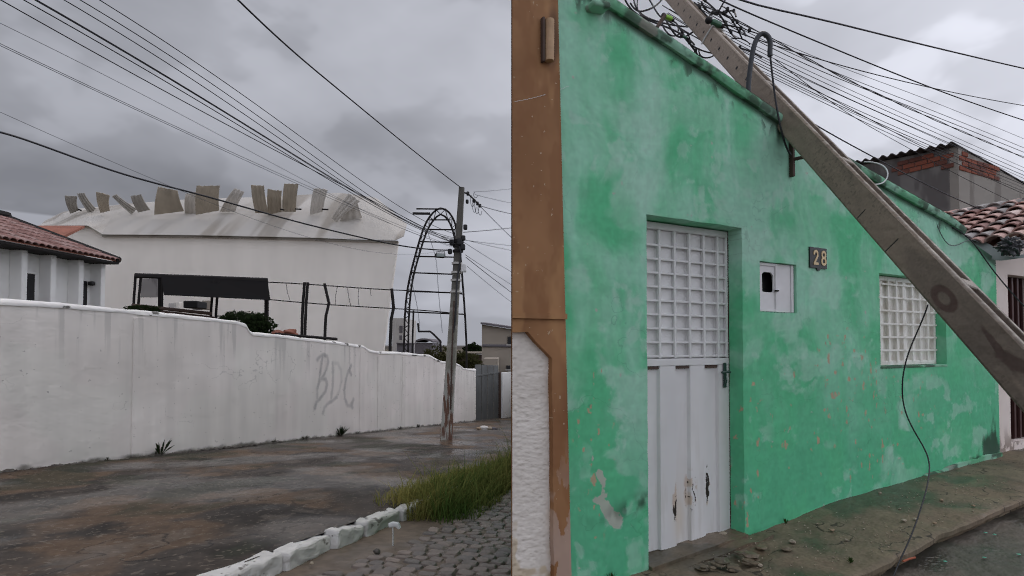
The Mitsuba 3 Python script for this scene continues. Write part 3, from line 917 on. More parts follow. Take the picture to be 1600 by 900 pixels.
scene[door] = mikit.ply(fac(cbox(x0, x1, kD + 0.034, kD + 0.050, zb, zt, 0.002)), 'm_white_metal')
labels[door] = {'label': 'white ribbed metal door with rust spots and a lattice in its upper half'}
part(door, 'lower_panel', fac(fluted(prof, zb + 0.01, zs - 0.055, kD)), 'm_white_metal')
part(door, 'middle_rail', fac(cbox(x0, x1, kD - 0.004, kD + 0.03, zs - 0.054, zs - 0.006, 0.003)), 'm_white_metal')
part(door, 'upper_panel', fac(fluted(np.c_[prof[:, 0], prof[:, 1] * 0.45], zs, zt - 0.05, kD + 0.020)), 'm_white_metal')
part(door, 'top_rail', fac(cbox(x0, x1, kD - 0.003, kD + 0.03, zt - 0.048, zt - 0.002, 0.003)), 'm_white_metal')
for s_ in [0.016] + [r for r in ribs[1:-1]] + [x1 - 0.016]:
    part(door, 'lattice_bar', fac(cbox(s_ - 0.010, s_ + 0.010, kD - 0.005, kD + 0.017, zs - 0.003, zt - 0.05, 0.002)), 'm_white_metal')
for i in range(9):
    z_ = zs + 0.012 + i * (zt - 0.075 - zs) / 9 + 0.0
    part(door, 'lattice_bar', fac(cbox(x0, x1, kD - 0.001, kD + 0.016, z_ - 0.007, z_ + 0.007, 0.002)), 'm_white_metal')
for s0_, s1_ in ((ribs[1], ribs[2]), (ribs[3], ribs[4]), (ribs[5], ribs[6])):
    part(door, 'flute_cap', fac(cbox(s0_ + 0.006, s1_ - 0.006, kD + 0.004, kD + 0.026, zs - 0.075, zs - 0.056, 0.002)), 'm_rust_iron')
hs, hz = fl(1131, 585, kD)
part(door, 'handle_plate', fac(cbox(hs - 0.017, hs + 0.017, kD - 0.014, kD - 0.004, hz - 0.095, hz + 0.085, 0.004)), 'm_door_hardware')
part(door, 'handle', fac(cat(tube([(hs, kD - 0.012, hz + 0.02), (hs, kD - 0.055, hz + 0.02), (hs - 0.02, kD - 0.060, hz + 0.022), (hs - 0.085, kD - 0.058, hz + 0.018)], 0.009, 8), rbox(0.02, 0.012, 0.03, 0.004).translate([hs, kD - 0.018, hz - 0.05]))), 'm_door_hardware', 40)
part(door, 'door_frame', fac(cbox(x1 + 0.0005, x1 + 0.006, kD - 0.004, kD + 0.05, zb, zt, 0.001)), 'm_rust_iron')

# window
win = 'green_house__window'
kW = 0.085
a0, b0, a1, b1 = w0[0] + 0.006, w0[1] + 0.006, w1[0] - 0.006, w1[1] - 0.006
scene[win] = mikit.ply(fac(cbox(a0, a1, kW + 0.034, kW + 0.05, b0, b1, 0.002)), 'm_cream_metal')
labels[win] = {'label': 'cream metal lattice window partly hidden by the fallen pole'}
for q in ((a0, a0 + 0.035, b0, b1), (a1 - 0.035, a1, b0, b1), (a0 + 0.036, a1 - 0.036, b0, b0 + 0.04), (a0 + 0.036, a1 - 0.036, b1 - 0.04, b1), ((a0 + a1) / 2 - 0.022, (a0 + a1) / 2 + 0.022, b0 + 0.041, b1 - 0.041)):
    part(win, 'frame', fac(cbox(q[0], q[1], kW, kW + 0.032, q[2], q[3], 0.003)), 'm_cream_metal')
nv = 8
for i in range(1, nv):
    if i == nv // 2: continue
    s_ = a0 + 0.02 + (a1 - a0 - 0.04) * i / nv
    part(win, 'lattice_bar', fac(cbox(s_ - 0.009, s_ + 0.009, kW - 0.006, kW + 0.012, b0 + 0.02, b1 - 0.02, 0.002)), 'm_cream_metal')
for i in range(1, 7):
    z_ = b0 + 0.015 + (b1 - b0 - 0.02) * i / 6.55
    part(win, 'lattice_bar', fac(cbox(a0, a1, kW - 0.010, kW - 0.0065, z_ - 0.008, z_ + 0.008, 0.001)), 'm_cream_metal')
wp = []
for i in range(nv):
    a, b = a0 + 0.03 + (a1 - a0 - 0.06) * i / nv, a0 + 0.03 + (a1 - a0 - 0.06) * (i + 1) / nv
    wp += [(a, 0), (a + (b - a) * .45, 0), (a + (b - a) * .5, 0.016), (b - (b - a) * .05, 0.016)]
part(win, 'shutter_sheet', fac(fluted(np.array(wp), b0 + 0.03, b1 - 0.03, kW + 0.013)), 'm_cream_metal')
part(win, 'sill', fac(cbox(w0[0] - 0.004, w1[0] + 0.004, -0.006, kW - 0.012, w0[1] - 0.016, w0[1] + 0.004, 0.003)), 'm_green_coping')

# electricity meter box with its dark opening
mbx = 'green_house__meter_box'
fr_ = Polygon(rect(mb0[0] + .004, mb0[1] + .004, mb1[0] - .004, mb1[1] - .004).exterior.coords, [Polygon([(1.145, 1.86), (1.155, 1.85), (1.262, 1.85), (1.272, 1.86), (1.272, 1.975), (1.245, 2.000), (1.165, 2.000), (1.145, 1.985)]).exterior.coords])
scene[mbx] = mikit.ply(fac(slab(fr_, 0.030, 0.042)), 'm_meter_frame')
labels[mbx] = {'label': 'white electricity meter box with a black opening beside the door'}
part(mbx, 'recess', fac(cbox(mb0[0] + .002, mb1[0] - .002, 0.10, 0.12, mb0[1] + .002, mb1[1] - .002, 0.002)), 'm_black')
for q in ((1.084, 1.112, 1.704, 2.068), (1.285, 1.305, 1.704, 2.068), (1.468, 1.496, 1.704, 2.068), (1.113, 1.284, 1.704, 1.722), (1.113, 1.284, 2.046, 2.068)):
    part(mbx, 'frame', fac(cbox(q[0], q[1], 0.020, 0.029, q[2], q[3], 0.002)), 'm_meter_frame')
part(mbx, 'latch', fac(rbox(0.035, 0.02, 0.012, 0.004).translate([1.285, 0.012, 1.862])), 'm_black', 40)

st_ = [(3.25, float(rbase(3.25)) - 0.06), (4.69, float(rbase(4.69)) - 0.06), (4.69, float(rbase(4.69)) + 0.035), (4.0, float(rbase(4.0)) + 0.035), (3.25, float(rbase(3.25)) + 0.006)]
part(house, 'plinth', fac(slab(rough(Polygon(st_), 0.05, 0.012, 21), -0.03, -0.002)), 'm_green_coping')

# number plate
npz0, npz1, nps0, nps1 = 2.060, 2.222, 1.652, 1.864
npl = thing('number_plate', 'small dark house number plate with gold digits 28 on the green wall', 'number plate')
pp = Polygon([(nps0, npz0), (1.735, npz0), (1.745, npz0 - 0.018), (1.775, npz0 - 0.018), (1.785, npz0), (nps1, npz0), (nps1, npz1), (nps0, npz1)])
part(npl, 'plate', fac(slab(pp, -0.012, -0.001)), 'm_plate')
for ch, off in (('2', 0.030), ('8', 0.128)):
    t = meshkit.text_mesh(ch, 0.110, 0.004, bold=True)
    v = np.array(t.vertices)
    v[:, 0] *= 0.78
    part(npl, 'digit', fac(trimesh.Trimesh(np.c_[nps0 + off + v[:, 0], -0.0125 - v[:, 2], npz0 + 0.028 + v[:, 1]], np.array(t.faces)[:, ::-1] * 1, process=False)), 'm_gold')

# iron bracket, cane-shaped conduit
bs, bz0 = fl(1235, 277, 0); bz1 = fl(1235, 222, 0)[1]
br = thing('iron_bracket', 'rusty iron cable bracket fixed to the green wall under the fallen pole', 'bracket')
part(br, 'upright', fac(cbox(bs - 0.016, bs + 0.010, -0.035, -0.001, bz0, bz1 + 0.05, 0.003)), 'm_rust_iron')
part(br, 'arm', fac(tube([(bs, -0.03, bz0 + 0.13), (bs + 0.03, -0.09, bz0 + 0.135), (bs + 0.06, -0.14, bz0 + 0.14)], 0.014, 6)), 'm_rust_iron')
part(br, 'insulator', fac(rbox(0.045, 0.06, 0.06, 0.016).translate([bs + 0.055, -0.13, bz0 + 0.15])), 'm_dark_iron', 40)
YC = 4.22
cane = [at(1169, 165, YC), at(1169.5, 134, YC), at(1172, 108, YC), at(1177, 77, YC), at(1183, 60, YC), at(1191, 52.5, YC), at(1199, 56, YC), at(1203.5, 68, YC), at(1203.5, 88, YC)]
solid('conduit_pipe', tube(spline(cane, 50), 0.0185, 10), 'm_conduit', 'black cane-shaped cable conduit rising over the green parapet', 'pipe', smooth=50)

# ------------------------------------------------------------------ orange corner house at the left of the green one
och = thing('orange_house', 'corner house with brown orange plaster bands and a panel of rough white stucco', 'house')
kO = -0.05
sr_t, sr_b = fl(872, 0, kO), fl(893, 898, kO)
sl = fl(800.5, 450, kO)[0]
ed = lambda z: sr_b[0] + (sr_t[0] - sr_b[0]) * (z - sr_b[1]) / (sr_t[1] - sr_b[1])


X_CORNER = float(at(800.5, 450, 3.0)[0])

o_pts = [fl(800, 517, kO), fl(825, 519, kO), fl(862, 561, kO), fl(866, 905, kO)]
face = Polygon([(sl - 0.3, -0.4), (ed(-0.4), -0.4), (ed(4.3), 4.3), (sl - 0.3, 4.3)])
opening = rough(Polygon([(sl - 0.4, -0.5), (sl - 0.4, o_pts[0][1]), o_pts[1], o_pts[2], o_pts[3], (o_pts[3][0], -0.5)]), 0.04, 0.005, 9)
part(och, 'plaster_band', keep_right(slab(face.difference(opening), kO, kO + 0.04), X_CORNER), 'm_orange_plaster')
part(och, 'stucco_panel', keep_right(slab(opening.buffer(0.03).intersection(face), kO + 0.041, kO + 0.16), X_CORNER), 'm_stucco', label='rough white stucco panel with a chamfered corner')
led = fl(800, 488, kO)[1], fl(800, 497, kO)[1]
part(och, 'ledge', keep_right(slab(Polygon([(sl - 0.3, led[1]), (ed(1.6), led[1]), (ed(1.6), led[0]), (sl - 0.3, led[0])]), kO - 0.018, kO - 0.0005), X_CORNER), 'm_orange_plaster')
bd = m3.Manifold.extrude(m3.CrossSection([np.array([fw(sl, kO + .161, 0)[:2] + [0.07, 0], fw(-0.70, kO + .161, 0)[:2], fw(-0.70, 5, 0)[:2], [0.6, 6.5]])]), 4.6).translate([0, 0, -0.4])
part(och, 'body', bd, 'm_orange_plaster')
ps, pz0 = fl(859, 95, kO - .03); pz1 = fl(856, 30, kO - .03)[1]
pv = thing('drain_pipe', 'short dirty drain pipe stub fixed high on the orange wall', 'pipe')
part(pv, 'pipe', fac(tube([(ps, kO - 0.028, pz0), (ps, kO - 0.030, pz1)], 0.026, 12)), 'm_dirty_pipe', 40)
part(pv, 'strap', fac(cbox(ps - 0.045, ps - 0.028, kO - 0.03, kO - 0.0015, pz0 - 0.01, pz1 + 0.01, 0.003)), 'm_rust_iron')

# ------------------------------------------------------------------ neighbour at the right: pink wall, gate, clay tile roof
nh = thing('pink_house', 'pale pink house with a dark gate and clay tiles, beyond the green house', 'house')
kN = 0.03
g0 = fl(1578, 600, kN)[0]; gz1 = fl(1578, 429, kN)[1]; gz0 = fl(1579, 692, kN)[1]
part(nh, 'front_wall', fac(slab(Polygon([(4.722, 0.0), (9.5, 0.0), (9.5, 1.7), (8.6, 1.86), (6.0, 2.98), (4.722, 2.39)], [rect(g0, gz0, g0 + 1.1, gz1).exterior.coords]), kN, kN + 0.16)), 'm_pink_wall')
part(nh, 'side_wall', fac(slab(rect(9.35, 0, 9.5, 1.66), kN + .162, 6)), 'm_pink_wall')
ng = 'pink_house__gate'
scene[ng] = mikit.ply(fac(cbox(g0 + .003, g0 + 1.097, kN + 0.10, kN + 0.12, gz0, gz1 - .003, 0.003)), 'm_brown_gate')
labels[ng] = {'label': 'dark brown metal gate at the right edge'}
for i in range(9):
    s_ = g0 + 0.02 + i * 0.13
    part(ng, 'bar', fac(cbox(s_, s_ + 0.035, kN + 0.07, kN + 0.098, gz0 + 0.01, gz1 - 0.01, 0.004)), 'm_brown_gate')
for z_ in (gz0 + 0.5, gz0 + 1.15):
    part(ng, 'rail', fac(cbox(g0 + .004, g0 + 1.09, kN + 0.045, kN + 0.068, z_, z_ + 0.04, 0.003)), 'm_brown_gate')

# the roof falls towards the green house; its ridge runs back from the street
th = math.radians(25)
E0 = fw(4.71, 2.7, 2.475); RU, RV = -FV, nrm(FU * math.cos(th) + FZ * math.sin(th)); RN = np.cross(RU, RV)
RUN = 1.44
hip = Polygon([(0.0, 0.0), (2.86, 0.0), (2.86, RUN), (0.0, RUN)])
hp = list(hip.exterior.coords)[:-1]


def roof_pt(u, v, w=0.0):
    return E0 + RU * u + RV * v + RN * w


def roof_tf(mesh):
    return frame_tf(mesh, E0, RU, RV, RN)


cs = m3.CrossSection([np.array(hp)], m3.FillRule.NonZero)
roof = part(nh, 'roof', roof_tf(m3.Manifold.extrude(cs, 0.04).translate([0, 0, -0.09])), 'm_dark_iron')


def clay_tile(w, L, up, seed):
    """A barrel tile, along +y, a little wider at its lower end."""
    g = np.random.default_rng(seed)
    n = 7
    ang = np.linspace(0.08, np.pi - 0.08, n)
    P = np.zeros((n, 3, 3))
    for j, (y, r) in enumerate(((0, w * 0.5), (L * 0.5, w * 0.46), (L, w * 0.42))):
        P[:, j, 0] = np.cos(ang) * r
        P[:, j, 1] = y
        P[:, j, 2] = (np.sin(ang) * r * 0.85) * up
    m = quadmesh(P, flip=up > 0)
    v = np.array(m.vertices)
    inner = v * [0.86, 1, 0.80]
    k = len(v)
    f = m.faces
    rim0 = [i * 3 for i in range(n)]
    ff = []
    for a, b in zip(rim0[:-1], rim0[1:]):
        ff += [[a, b, b + k], [a, b + k, a + k]]
    return trimesh.Trimesh(np.concatenate([v, inner]), np.concatenate([f, f[:, ::-1] + k, ff]), process=False)


course, pitch_ = 0.175, 0.165
tile_mats = [f'm_clay_{i}' for i in range(5)]
for r in range(9):
    for q in range(18):
        u, v = 0.06 + q * pitch_, r * course
        if not hip.buffer(0.03).contains(Point(u, v + 0.02)):
            continue
        g = np.random.default_rng(r * 100 + q)
        du, dv, yaw = g.normal(0, 0.008), g.normal(0, 0.018), g.normal(0, 0.03)
        m = clay_tile(0.178, 0.26, 1, r * 50 + q)
        vv = np.array(m.vertices)
        vv[:, 2] += 0.040 - 0.17 * vv[:, 1]
        vv = np.c_[vv[:, 0] * math.cos(yaw) - vv[:, 1] * math.sin(yaw), vv[:, 0] * math.sin(yaw) + vv[:, 1] * math.cos(yaw), vv[:, 2]] + [u + du, v + dv, 0.012]
        part(roof, 'clay_tile', roof_tf(trimesh.Trimesh(vv, m.faces, process=False)), tile_mats[int(g.choice(5, p=[.3, .25, .15, .2, .1]))], 40)
        m = clay_tile(0.15, 0.34, -1, 3)
        vv = np.array(m.vertices); vv[:, 2] += 0.0 - 0.02 * vv[:, 1]
        vv += [u + pitch_ / 2 + du, v + dv + 0.06, 0.0]
        part(roof, 'channel_tile', roof_tf(trimesh.Trimesh(vv, m.faces, process=False)), tile_mats[int(g.choice(5))], 40)
part(roof, 'ridge', tube([roof_pt(0, RUN + .02, 0.03), roof_pt(2.88, RUN + .02, 0.03)], 0.075, 10), 'm_clay_3', 40)
far_ = np.array([[roof_pt(0, RUN, -0.02), roof_pt(2.86, RUN, -0.02)], [fw(8.6, 2.7, 1.95), fw(8.6, -0.16, 1.95)]])
part(roof, 'far_slope', quadmesh(far_, thick=[0, 0, -0.05]), 'm_far_tiles')
# sheet metal flashing below the tiles and the black plastic bag
gp = np.array([[at(1514, 377, 6.15), at(1541, 400, 6.0)], [at(1535, 376, 6.08), at(1549, 405, 5.9)], [at(1560, 390, 5.9), at(1563, 407.5, 5.83)], [at(1578, 401.5, 5.78), at(1583, 405, 5.72)], [at(1602, 398, 5.7), at(1604, 402, 5.66)]])
solid('metal_flashing', quadmesh(gp, thick=[0, 0.004, 0.006]), 'm_grey_sheet', 'bent grey green metal sheet under the edge of the clay tiles', 'flashing', smooth=True)
bagm = trimesh.creation.icosphere(subdivisions=4, radius=1)
v = np.array(bagm.vertices)
f1 = np.abs(meshkit.fbm(v * 2.3 + 4, 4, 3) - 0.5); f2 = np.abs(meshkit.fbm(v * 5.5 + 1, 3, 7) - 0.5)
v *= (0.72 + 1.7 * f1 + 0.30 * f2)[:, None]
bagm.vertices = at(1578, 385, 5.70) + v * [0.115, 0.09, 0.100]
solid('plastic_bag', bagm, 'm_plastic_black', 'crumpled black plastic bag caught at the edge of the clay tile roof', 'bag', smooth=35)

# ------------------------------------------------------------------ building behind: raw render, a strip of bare brick, corrugated roof
bh = thing('brick_building', 'unfinished grey rendered building with bare brick under a corrugated roof', 'building')
Bc = at(1497, 228, 11.0)
bz0, bzt = 0.0, Bc[2]


def bpt(u, v, z):
    return np.array([Bc[0], Bc[1], 0]) + FU * u + FV * v + FZ * z


def bl(px, py, axis):
    d = ray(px, py); N = FV if axis == 'u' else FU
    t = ((Bc - EYE) @ N) / (d @ N); q = EYE + d * t - Bc
    return float(q @ (FU if axis == 'u' else FV)), float(q[2] + Bc[2])


r_end = bl(1600, 288, 'u'); l_end = bl(1340, 258, 'v')
sl_ = (r_end[1] - bzt) / r_end[0]
fr_poly = Polygon([(0, 0), (8, 0), (8, bzt + sl_ * 8), (0, bzt)])
lf_poly = Polygon([(0.0, 0), (l_end[0] + 3, 0), (l_end[0] + 3, l_end[1]), (l_end[0], l_end[1]), (0.0, bzt)])


def btf_u(m):
    return frame_tf(m, np.array([Bc[0], Bc[1], 0]), FU, FV, FZ)


def btf_v(m):
    return frame_tf(m, np.array([Bc[0], Bc[1], 0]), FV, -FU, FZ)


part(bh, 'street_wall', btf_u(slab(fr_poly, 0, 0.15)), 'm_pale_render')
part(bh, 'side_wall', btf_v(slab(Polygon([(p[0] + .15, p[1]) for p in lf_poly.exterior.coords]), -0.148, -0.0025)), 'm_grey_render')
nb_ = 0
for axis, (pa, pb, pc, pd) in (('v', [(1398, 253), (1490, 236), (1490, 261), (1398, 270)]), ('u', [(1498.5, 236), (1560, 264), (1560, 283), (1498.5, 264)])):
    ring = Polygon([bl(*p, axis) for p in (pa, pb, pc, pd)])
    x0_, y0_, x1_, y1_ = ring.bounds
    zz, rr = y0_, 0
    while zz < y1_:
        xx = x0_ - (0.12 if rr % 2 else 0)
        while xx < x1_:
            if ring.contains(Point(xx + 0.11, zz + 0.05)):
                wv = 0.012 * rng.random()
                if axis == 'u': m = btf_u(cbox(xx, xx + 0.215, -0.012 - wv, -0.001, zz, zz + 0.085, 0.006))
                else: m = btf_v(cbox(xx + .0, xx + 0.215, -0.001, 0.012 + wv, zz, zz + 0.085, 0.006)); m.vertices = np.array(m.vertices)
                part(bh, 'brick', m if axis == 'u' else trimesh.Trimesh(np.array(m.vertices) - FU * 0.0, m.faces, process=False), ['m_brick_red', 'm_brick_dark'][int(rng.random() < 0.4)])
            xx += 0.23
        zz += 0.098; rr += 1
rf = None
for k in range(7):                                        # corrugated sheets, laid from the side edge towards the street
    v0, v1 = -0.02 + k * 0.55, -0.02 + k * 0.55 + 0.58
    n = 29
    vv = np.linspace(v0, v1, n)
    P = np.zeros((n, 6, 3))
    for j, u in enumerate(np.linspace(-0.16, 8.0, 6)):
        for i, v_ in enumerate(vv):
            zt_ = bzt + (l_end[1] - bzt) * np.clip(v_ / l_end[0], 0, 1) + sl_ * max(u, 0) * 1.0
            P[i, j] = bpt(u, v_, zt_ + 0.045 + 0.028 * math.sin(v_ * 2 * math.pi / 0.18) + 0.003 * (k % 2))
    part(bh, 'roof_sheet', quadmesh(P, flip=True, thick=[0, 0, -0.02]), 'm_asbestos', 60)

# ------------------------------------------------------------------ the fallen pole
ORD = ['first', 'second', 'third', 'fourth', 'fifth', 'sixth', 'seventh', 'eighth', 'ninth', 'tenth', 'eleventh', 'twelfth']
fp = thing('fallen_pole', 'fallen concrete utility pole leaning across the green house', 'utility pole')


def pole_pt(t, n=0.0, s=0.0):
    return PA + PD * t + PN * n + PS * s


t_tip, t_base = 4.15, (0.02 - PA[2]) / PD[2]
hw, hd = 0.088, 0.072                                     # half width of the flange, half depth over both flanges


def hsec(sc):
    W, D = hw * sc, hd * sc
    ft, c, web = 0.034 * sc, 0.012 * sc, 0.026 * sc
    half = [(-web, -D + ft), (-W + 0.0, -D + ft + 0.0), (-W, -D + c), (-W + c, -D), (W - c, -D), (W, -D + c), (W, -D + ft), (web, -D + ft)]
    other = [(-x, -y) for x, y in half]
    return np.array(half + other)


tt = np.linspace(t_base, t_tip, 60)
rings = []
for t in tt:
    sc = np.interp(t, [-4.4, -2.4, 0, 4.2], [1.06, 0.99, 0.97, 0.98])
    q = hsec(sc)
    rings.append([pole_pt(t, b, a) for a, b in q])
P = np.array(rings)
P = np.concatenate([P, P[:, :1]], 1)
mm = quadmesh(P)
caps = []
for e in (0, -1):
    pgn = hsec(np.interp(tt[e], [-4.4, -2.4, 0, 4.2], [1.06, 0.99, 0.97, 0.98]))
    vv, ff = trimesh.creation.triangulate_polygon(Polygon(pgn), engine='earcut')
    caps.append(trimesh.Trimesh(np.array([pole_pt(tt[e], b, a) for a, b in vv]), ff, process=False))
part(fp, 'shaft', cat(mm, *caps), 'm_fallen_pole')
for t in (-2.02, -3.1, -0.75, 0.6, 1.9):
    q = cbox(-0.03, 0.03, -0.040, 0.040, 0.028, hw * 1.0, 0.006)
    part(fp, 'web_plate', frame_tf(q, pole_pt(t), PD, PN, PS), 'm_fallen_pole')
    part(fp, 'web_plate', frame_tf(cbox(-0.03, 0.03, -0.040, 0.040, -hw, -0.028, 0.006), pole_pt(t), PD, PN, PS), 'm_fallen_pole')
for i in range(11):
    t = 0.86 + i * 0.262
    c = pole_pt(t, hd * 0.985 + 0.001, -0.004)
    part(fp, 'bolt_hole', tube([c - PN * 0.02, c + PN * 0.0012], 0.0145, 10), 'm_black')
tw = 2.05
part(fp, 'tie_band', tube([pole_pt(tw, hd + .004, -hw - .006), pole_pt(tw, hd + .006, 0), pole_pt(tw, hd + .004, hw + .006), pole_pt(tw + .02, 0, hw + .010), pole_pt(tw + .02, -hd - .004, hw + .006)], 0.009, 6), 'm_white_cable', 40)
# insulators and clamps on the tip of the pole
for k, (x, y, col, lab) in enumerate([(1045, 28, 'm_lime_plastic', 'bright lime green cable connector hanging left of the fallen pole'), (1119, 37, 'm_green_glass', 'dark green insulator among the tangled wires right of the fallen pole'), (1070, 58, 'm_green_glass', 'small dark green clip in the wire tangle below the lime connector')]):
    cI = at(x, y, 5.55 + 0.1 * k)
    ex = nrm([0.9, 0.1, -0.35]); ey = nrm(np.cross(FZ, ex)); ez = np.cross(ex, ey)
    sc = (0.075, 0.11, 0.05)[k]
    key = thing('cable_connector', lab, 'connector')
    part(key, 'shell', frame_tf(rbox(sc, sc * 0.55, sc * 0.5, sc * 0.16), cI, ex, ey, ez), col, 40)
    part(key, 'cap', frame_tf(cat(trimesh.creation.icosphere(subdivisions=2, radius=sc * 0.33)), cI - ex * sc * 0.75, ex, ey, ez), 'm_black', True)
    part(key, 'cap', frame_tf(cat(rbox(sc * 0.35, sc * 0.3, sc * 0.3, sc * 0.08)), cI + ex * sc * 0.62, ex, ey, ez), 'm_dark_iron', 40)
stick = [at(1026, 44, 5.45), at(1035, 29, 5.5), at(1039, 24, 5.52)]
part('cable_connector', 'arm', tube(stick, 0.018, 8), 'm_rust_iron', 40)

# ------------------------------------------------------------------ wires at the right
GRP_R = 'overhead wires in the bundle at the right'
LAB_R = 'thin overhead wire in the bundle fanning out to the right of the fallen pole'


def wire_px(pts, Ys, r, mat_, n=40, name='overhead_wire', label=None, group=None):
    p = spline([at(x, y, Y) for (x, y), Y in zip(pts, Ys)], n) if len(pts) > 2 else sag(at(*pts[0], Ys[0]), at(*pts[1], Ys[1]), 0.02, n)
    return solid(name, tube(p, r, 5), mat_, label, 'wire', group, smooth=True)


solid('overhead_wire', tube(spline([at(x, y, Y) for x, y, Y in ((1060, -45, 6.5), (1160, 1, 7), (1245, 22, 7.5), (1370, 52, 8.5), (1600, 107, 11), (1800, 150, 15))], 40), 0.0125, 6), 'm_cable', 'topmost thick overhead wire crossing the sky at the upper right', 'wire', smooth=True)
solid('overhead_wire', tube(spline([at(x, y, Y) for x, y, Y in ((1020, -55, 6.3), (1125, 0, 6.8), (1200, 33, 7.4), (1330, 87, 8.5), (1450, 135, 9.6), (1600, 188, 11.5), (1800, 255, 15))], 40), 0.010, 6), 'm_cable', 'second overhead wire from the top at the right, crossing a thinner one near the edge', 'wire', smooth=True)
solid('overhead_wire', tube(spline([at(x, y, Y) for x, y, Y in ((1130, 42, 6.6), (1245, 82, 7.5), (1310, 101, 8), (1450, 136, 9.2), (1600, 165, 11), (1800, 200, 14))], 40), 0.0075, 6), 'm_cable', 'thin flatter wire crossing the second wire near the right edge', 'wire', smooth=True)
# twisted pair
base_ = spline([at(x, y, Y) for x, y, Y in ((1090, 5, 6.3), (1208, 62, 7.2), (1290, 107, 8), (1400, 160, 9), (1500, 204, 10), (1600, 246, 11.5), (1800, 330, 15))], 160)
for sgn in (0, 1):
    ph = np.linspace(0, 60, 160) + sgn * math.pi
    solid('overhead_wire', tube(base_ + np.c_[0 * ph, 0.009 * np.sin(ph), 0.009 * np.cos(ph)], 0.0058, 5), 'm_cable', 'strand of the thicker twisted pair of black wires in the right bundle', 'wire', 'twisted pair of wires', smooth=True)
for k, (yl, yr, ys) in enumerate([(57, 217, 0), (66, 231, 3), (72, 238, 5), (81, 262, 2), (87, 268, 4), (93, 274, 6), (97, 279, 0), (106, 284, 6), (110, 289, 8), (115, 294, 5), (118, 299, 8), (101, 303, 10)]):
    g = np.random.default_rng(k)
    x0_ = 1120 - 2.3 * k
    y_s = yl - (1200 - x0_) * (0.50 + 0.02 * (k % 3))
    mid = yl + (yr - yl) * 0.5 + ys * 0.6
    wire_px([(x0_ - 60, y_s - 36), (x0_, y_s), (1200, yl), (1400, mid), (1600, yr), (1800, yr + (yr - yl) * 0.46)], [7.3, 7.3, 7.6, 9.0, 11.4, 16], float([0.0036, 0.0045, 0.0054][k % 3]), ['m_cable', 'm_cable_grey'][int(k % 4 == 1)], 50, label=f'{ORD[k]} wire from the top in the thin bundle fanning out to the right edge', group=GRP_R)
# the long wire from under the cane down to the far right corner
wire_px([(1120, 70), (1200, 145), (1325, 224), (1400, 264), (1495, 311), (1590, 350), (1680, 384)], [5.6, 5.4, 5.8, 6.2, 6.8, 7.4, 8.0], 0.0062, 'm_cable', 50, label='long black wire passing behind the fallen pole and over the clay tiles', name='loose_wire')
wire_px([(1440, 338), (1480, 352), (1506, 366), (1540, 406), (1572, 447), (1600, 478), (1650, 530)], [5.6, 5.55, 5.5, 5.5, 5.45, 5.4, 5.2], 0.0060, 'm_cable', 40, label='black wire sloping from the end of the green parapet down past the pink wall', name='loose_wire')
wire_px([(1210, 92), (1330, 180), (1408, 225), (1500, 275), (1591, 320), (1680, 364)], [7, 8, 9, 9.6, 10, 10.5], 0.0045, 'm_cable', 40, label='lowest thin wire crossing in front of the brick building', name='loose_wire')
wire_px([(1203.5, 86), (1206, 110), (1211, 150), (1219, 195), (1227, 225), (1236, 242)], [4.22, 4.22, 4.22, 4.2, 4.25, 4.33], 0.0075, 'm_cable', 40, label='black wire dropping from the mouth of the cane conduit to the iron bracket', name='loose_wire')
wire_px([(1345, 284), (1362, 288), (1380, 285), (1387, 274), (1383, 262), (1370, 255), (1350, 253)], [4.72, 4.70, 4.72, 4.75, 4.8, 4.86, 4.9], 0.0055, 'm_white_cable', 40, label='pale cable loop curling over the green parapet', name='loose_wire')
wire_px([(1450, 476), (1437, 510), (1417, 560), (1410, 600), (1414, 640), (1430, 676), (1449, 712), (1451, 745), (1440, 790), (1420, 845), (1400, 890), (1388, 930)], [3.35, 3.4, 3.5, 3.55, 3.6, 3.62, 3.6, 3.5, 3.35, 3.2, 3.1, 3.0], 0.0042, 'm_cable', 80, label='loose black cable hanging from the fallen pole down to the pavement edge', name='loose_wire')
wire_px([(1460, 338), (1470, 365), (1478, 378), (1500, 381), (1530, 380)], [5.42, 5.40, 5.42, 5.55, 5.7], 0.004, 'm_cable_grey', 30, label='thin grey wire along the far end of the green wall', name='loose_wire')
wire_px([(1030, 50), (1005, 70), (960, 97), (880, 138), (803, 159)], [4.2, 4.0, 3.75, 3.38, 3.13], 0.0012, 'm_white_cable', 30, label='very thin pale thread across the orange and green walls', name='loose_wire')
# the tangle round the tip of the fallen pole
tang = [[(985, 5), (992, 14), (1010, 16), (1028, 6), (1040, -10)], [(990, -8), (1000, 20), (1022, 32), (1045, 38), (1075, 42)], [(975, -5), (1000, 25), (1030, 38), (1062, 52), (1085, 70)],
        [(1040, 30), (1052, 50), (1075, 55), (1090, 45), (1108, 40)], [(1060, 40), (1072, 60), (1085, 78), (1092, 95)], [(1065, 48), (1080, 70), (1100, 80), (1118, 84)],
        [(1096, 2), (1103, 15), (1120, 22), (1137, 18), (1150, 26)], [(1090, -5), (1110, 8), (1128, 28), (1138, 45), (1150, 60)], [(1105, 30), (1122, 18), (1140, 28), (1152, 45), (1160, 62)],
        [(1085, 4), (1100, 20), (1118, 35), (1140, 40), (1165, 56)], [(1118, 50), (1125, 62), (1140, 70), (1160, 76), (1190, 90)], [(1010, -6), (1022, 12), (1032, 26), (1050, 33), (1060, 48)],
        [(996, 0), (996, 12), (1006, 26), (1030, 34)], [(1120, 24), (1130, 5), (1140, -6)], [(1128, 10), (1142, 22), (1156, 40), (1176, 50), (1210, 66)], [(1050, 36), (1040, 48), (1050, 56), (1070, 50), (1078, 62)],
        [(1102, 60), (1125, 66), (1150, 60), (1172, 70)], [(1092, 76), (1108, 90), (1118, 82), (1112, 74)]]
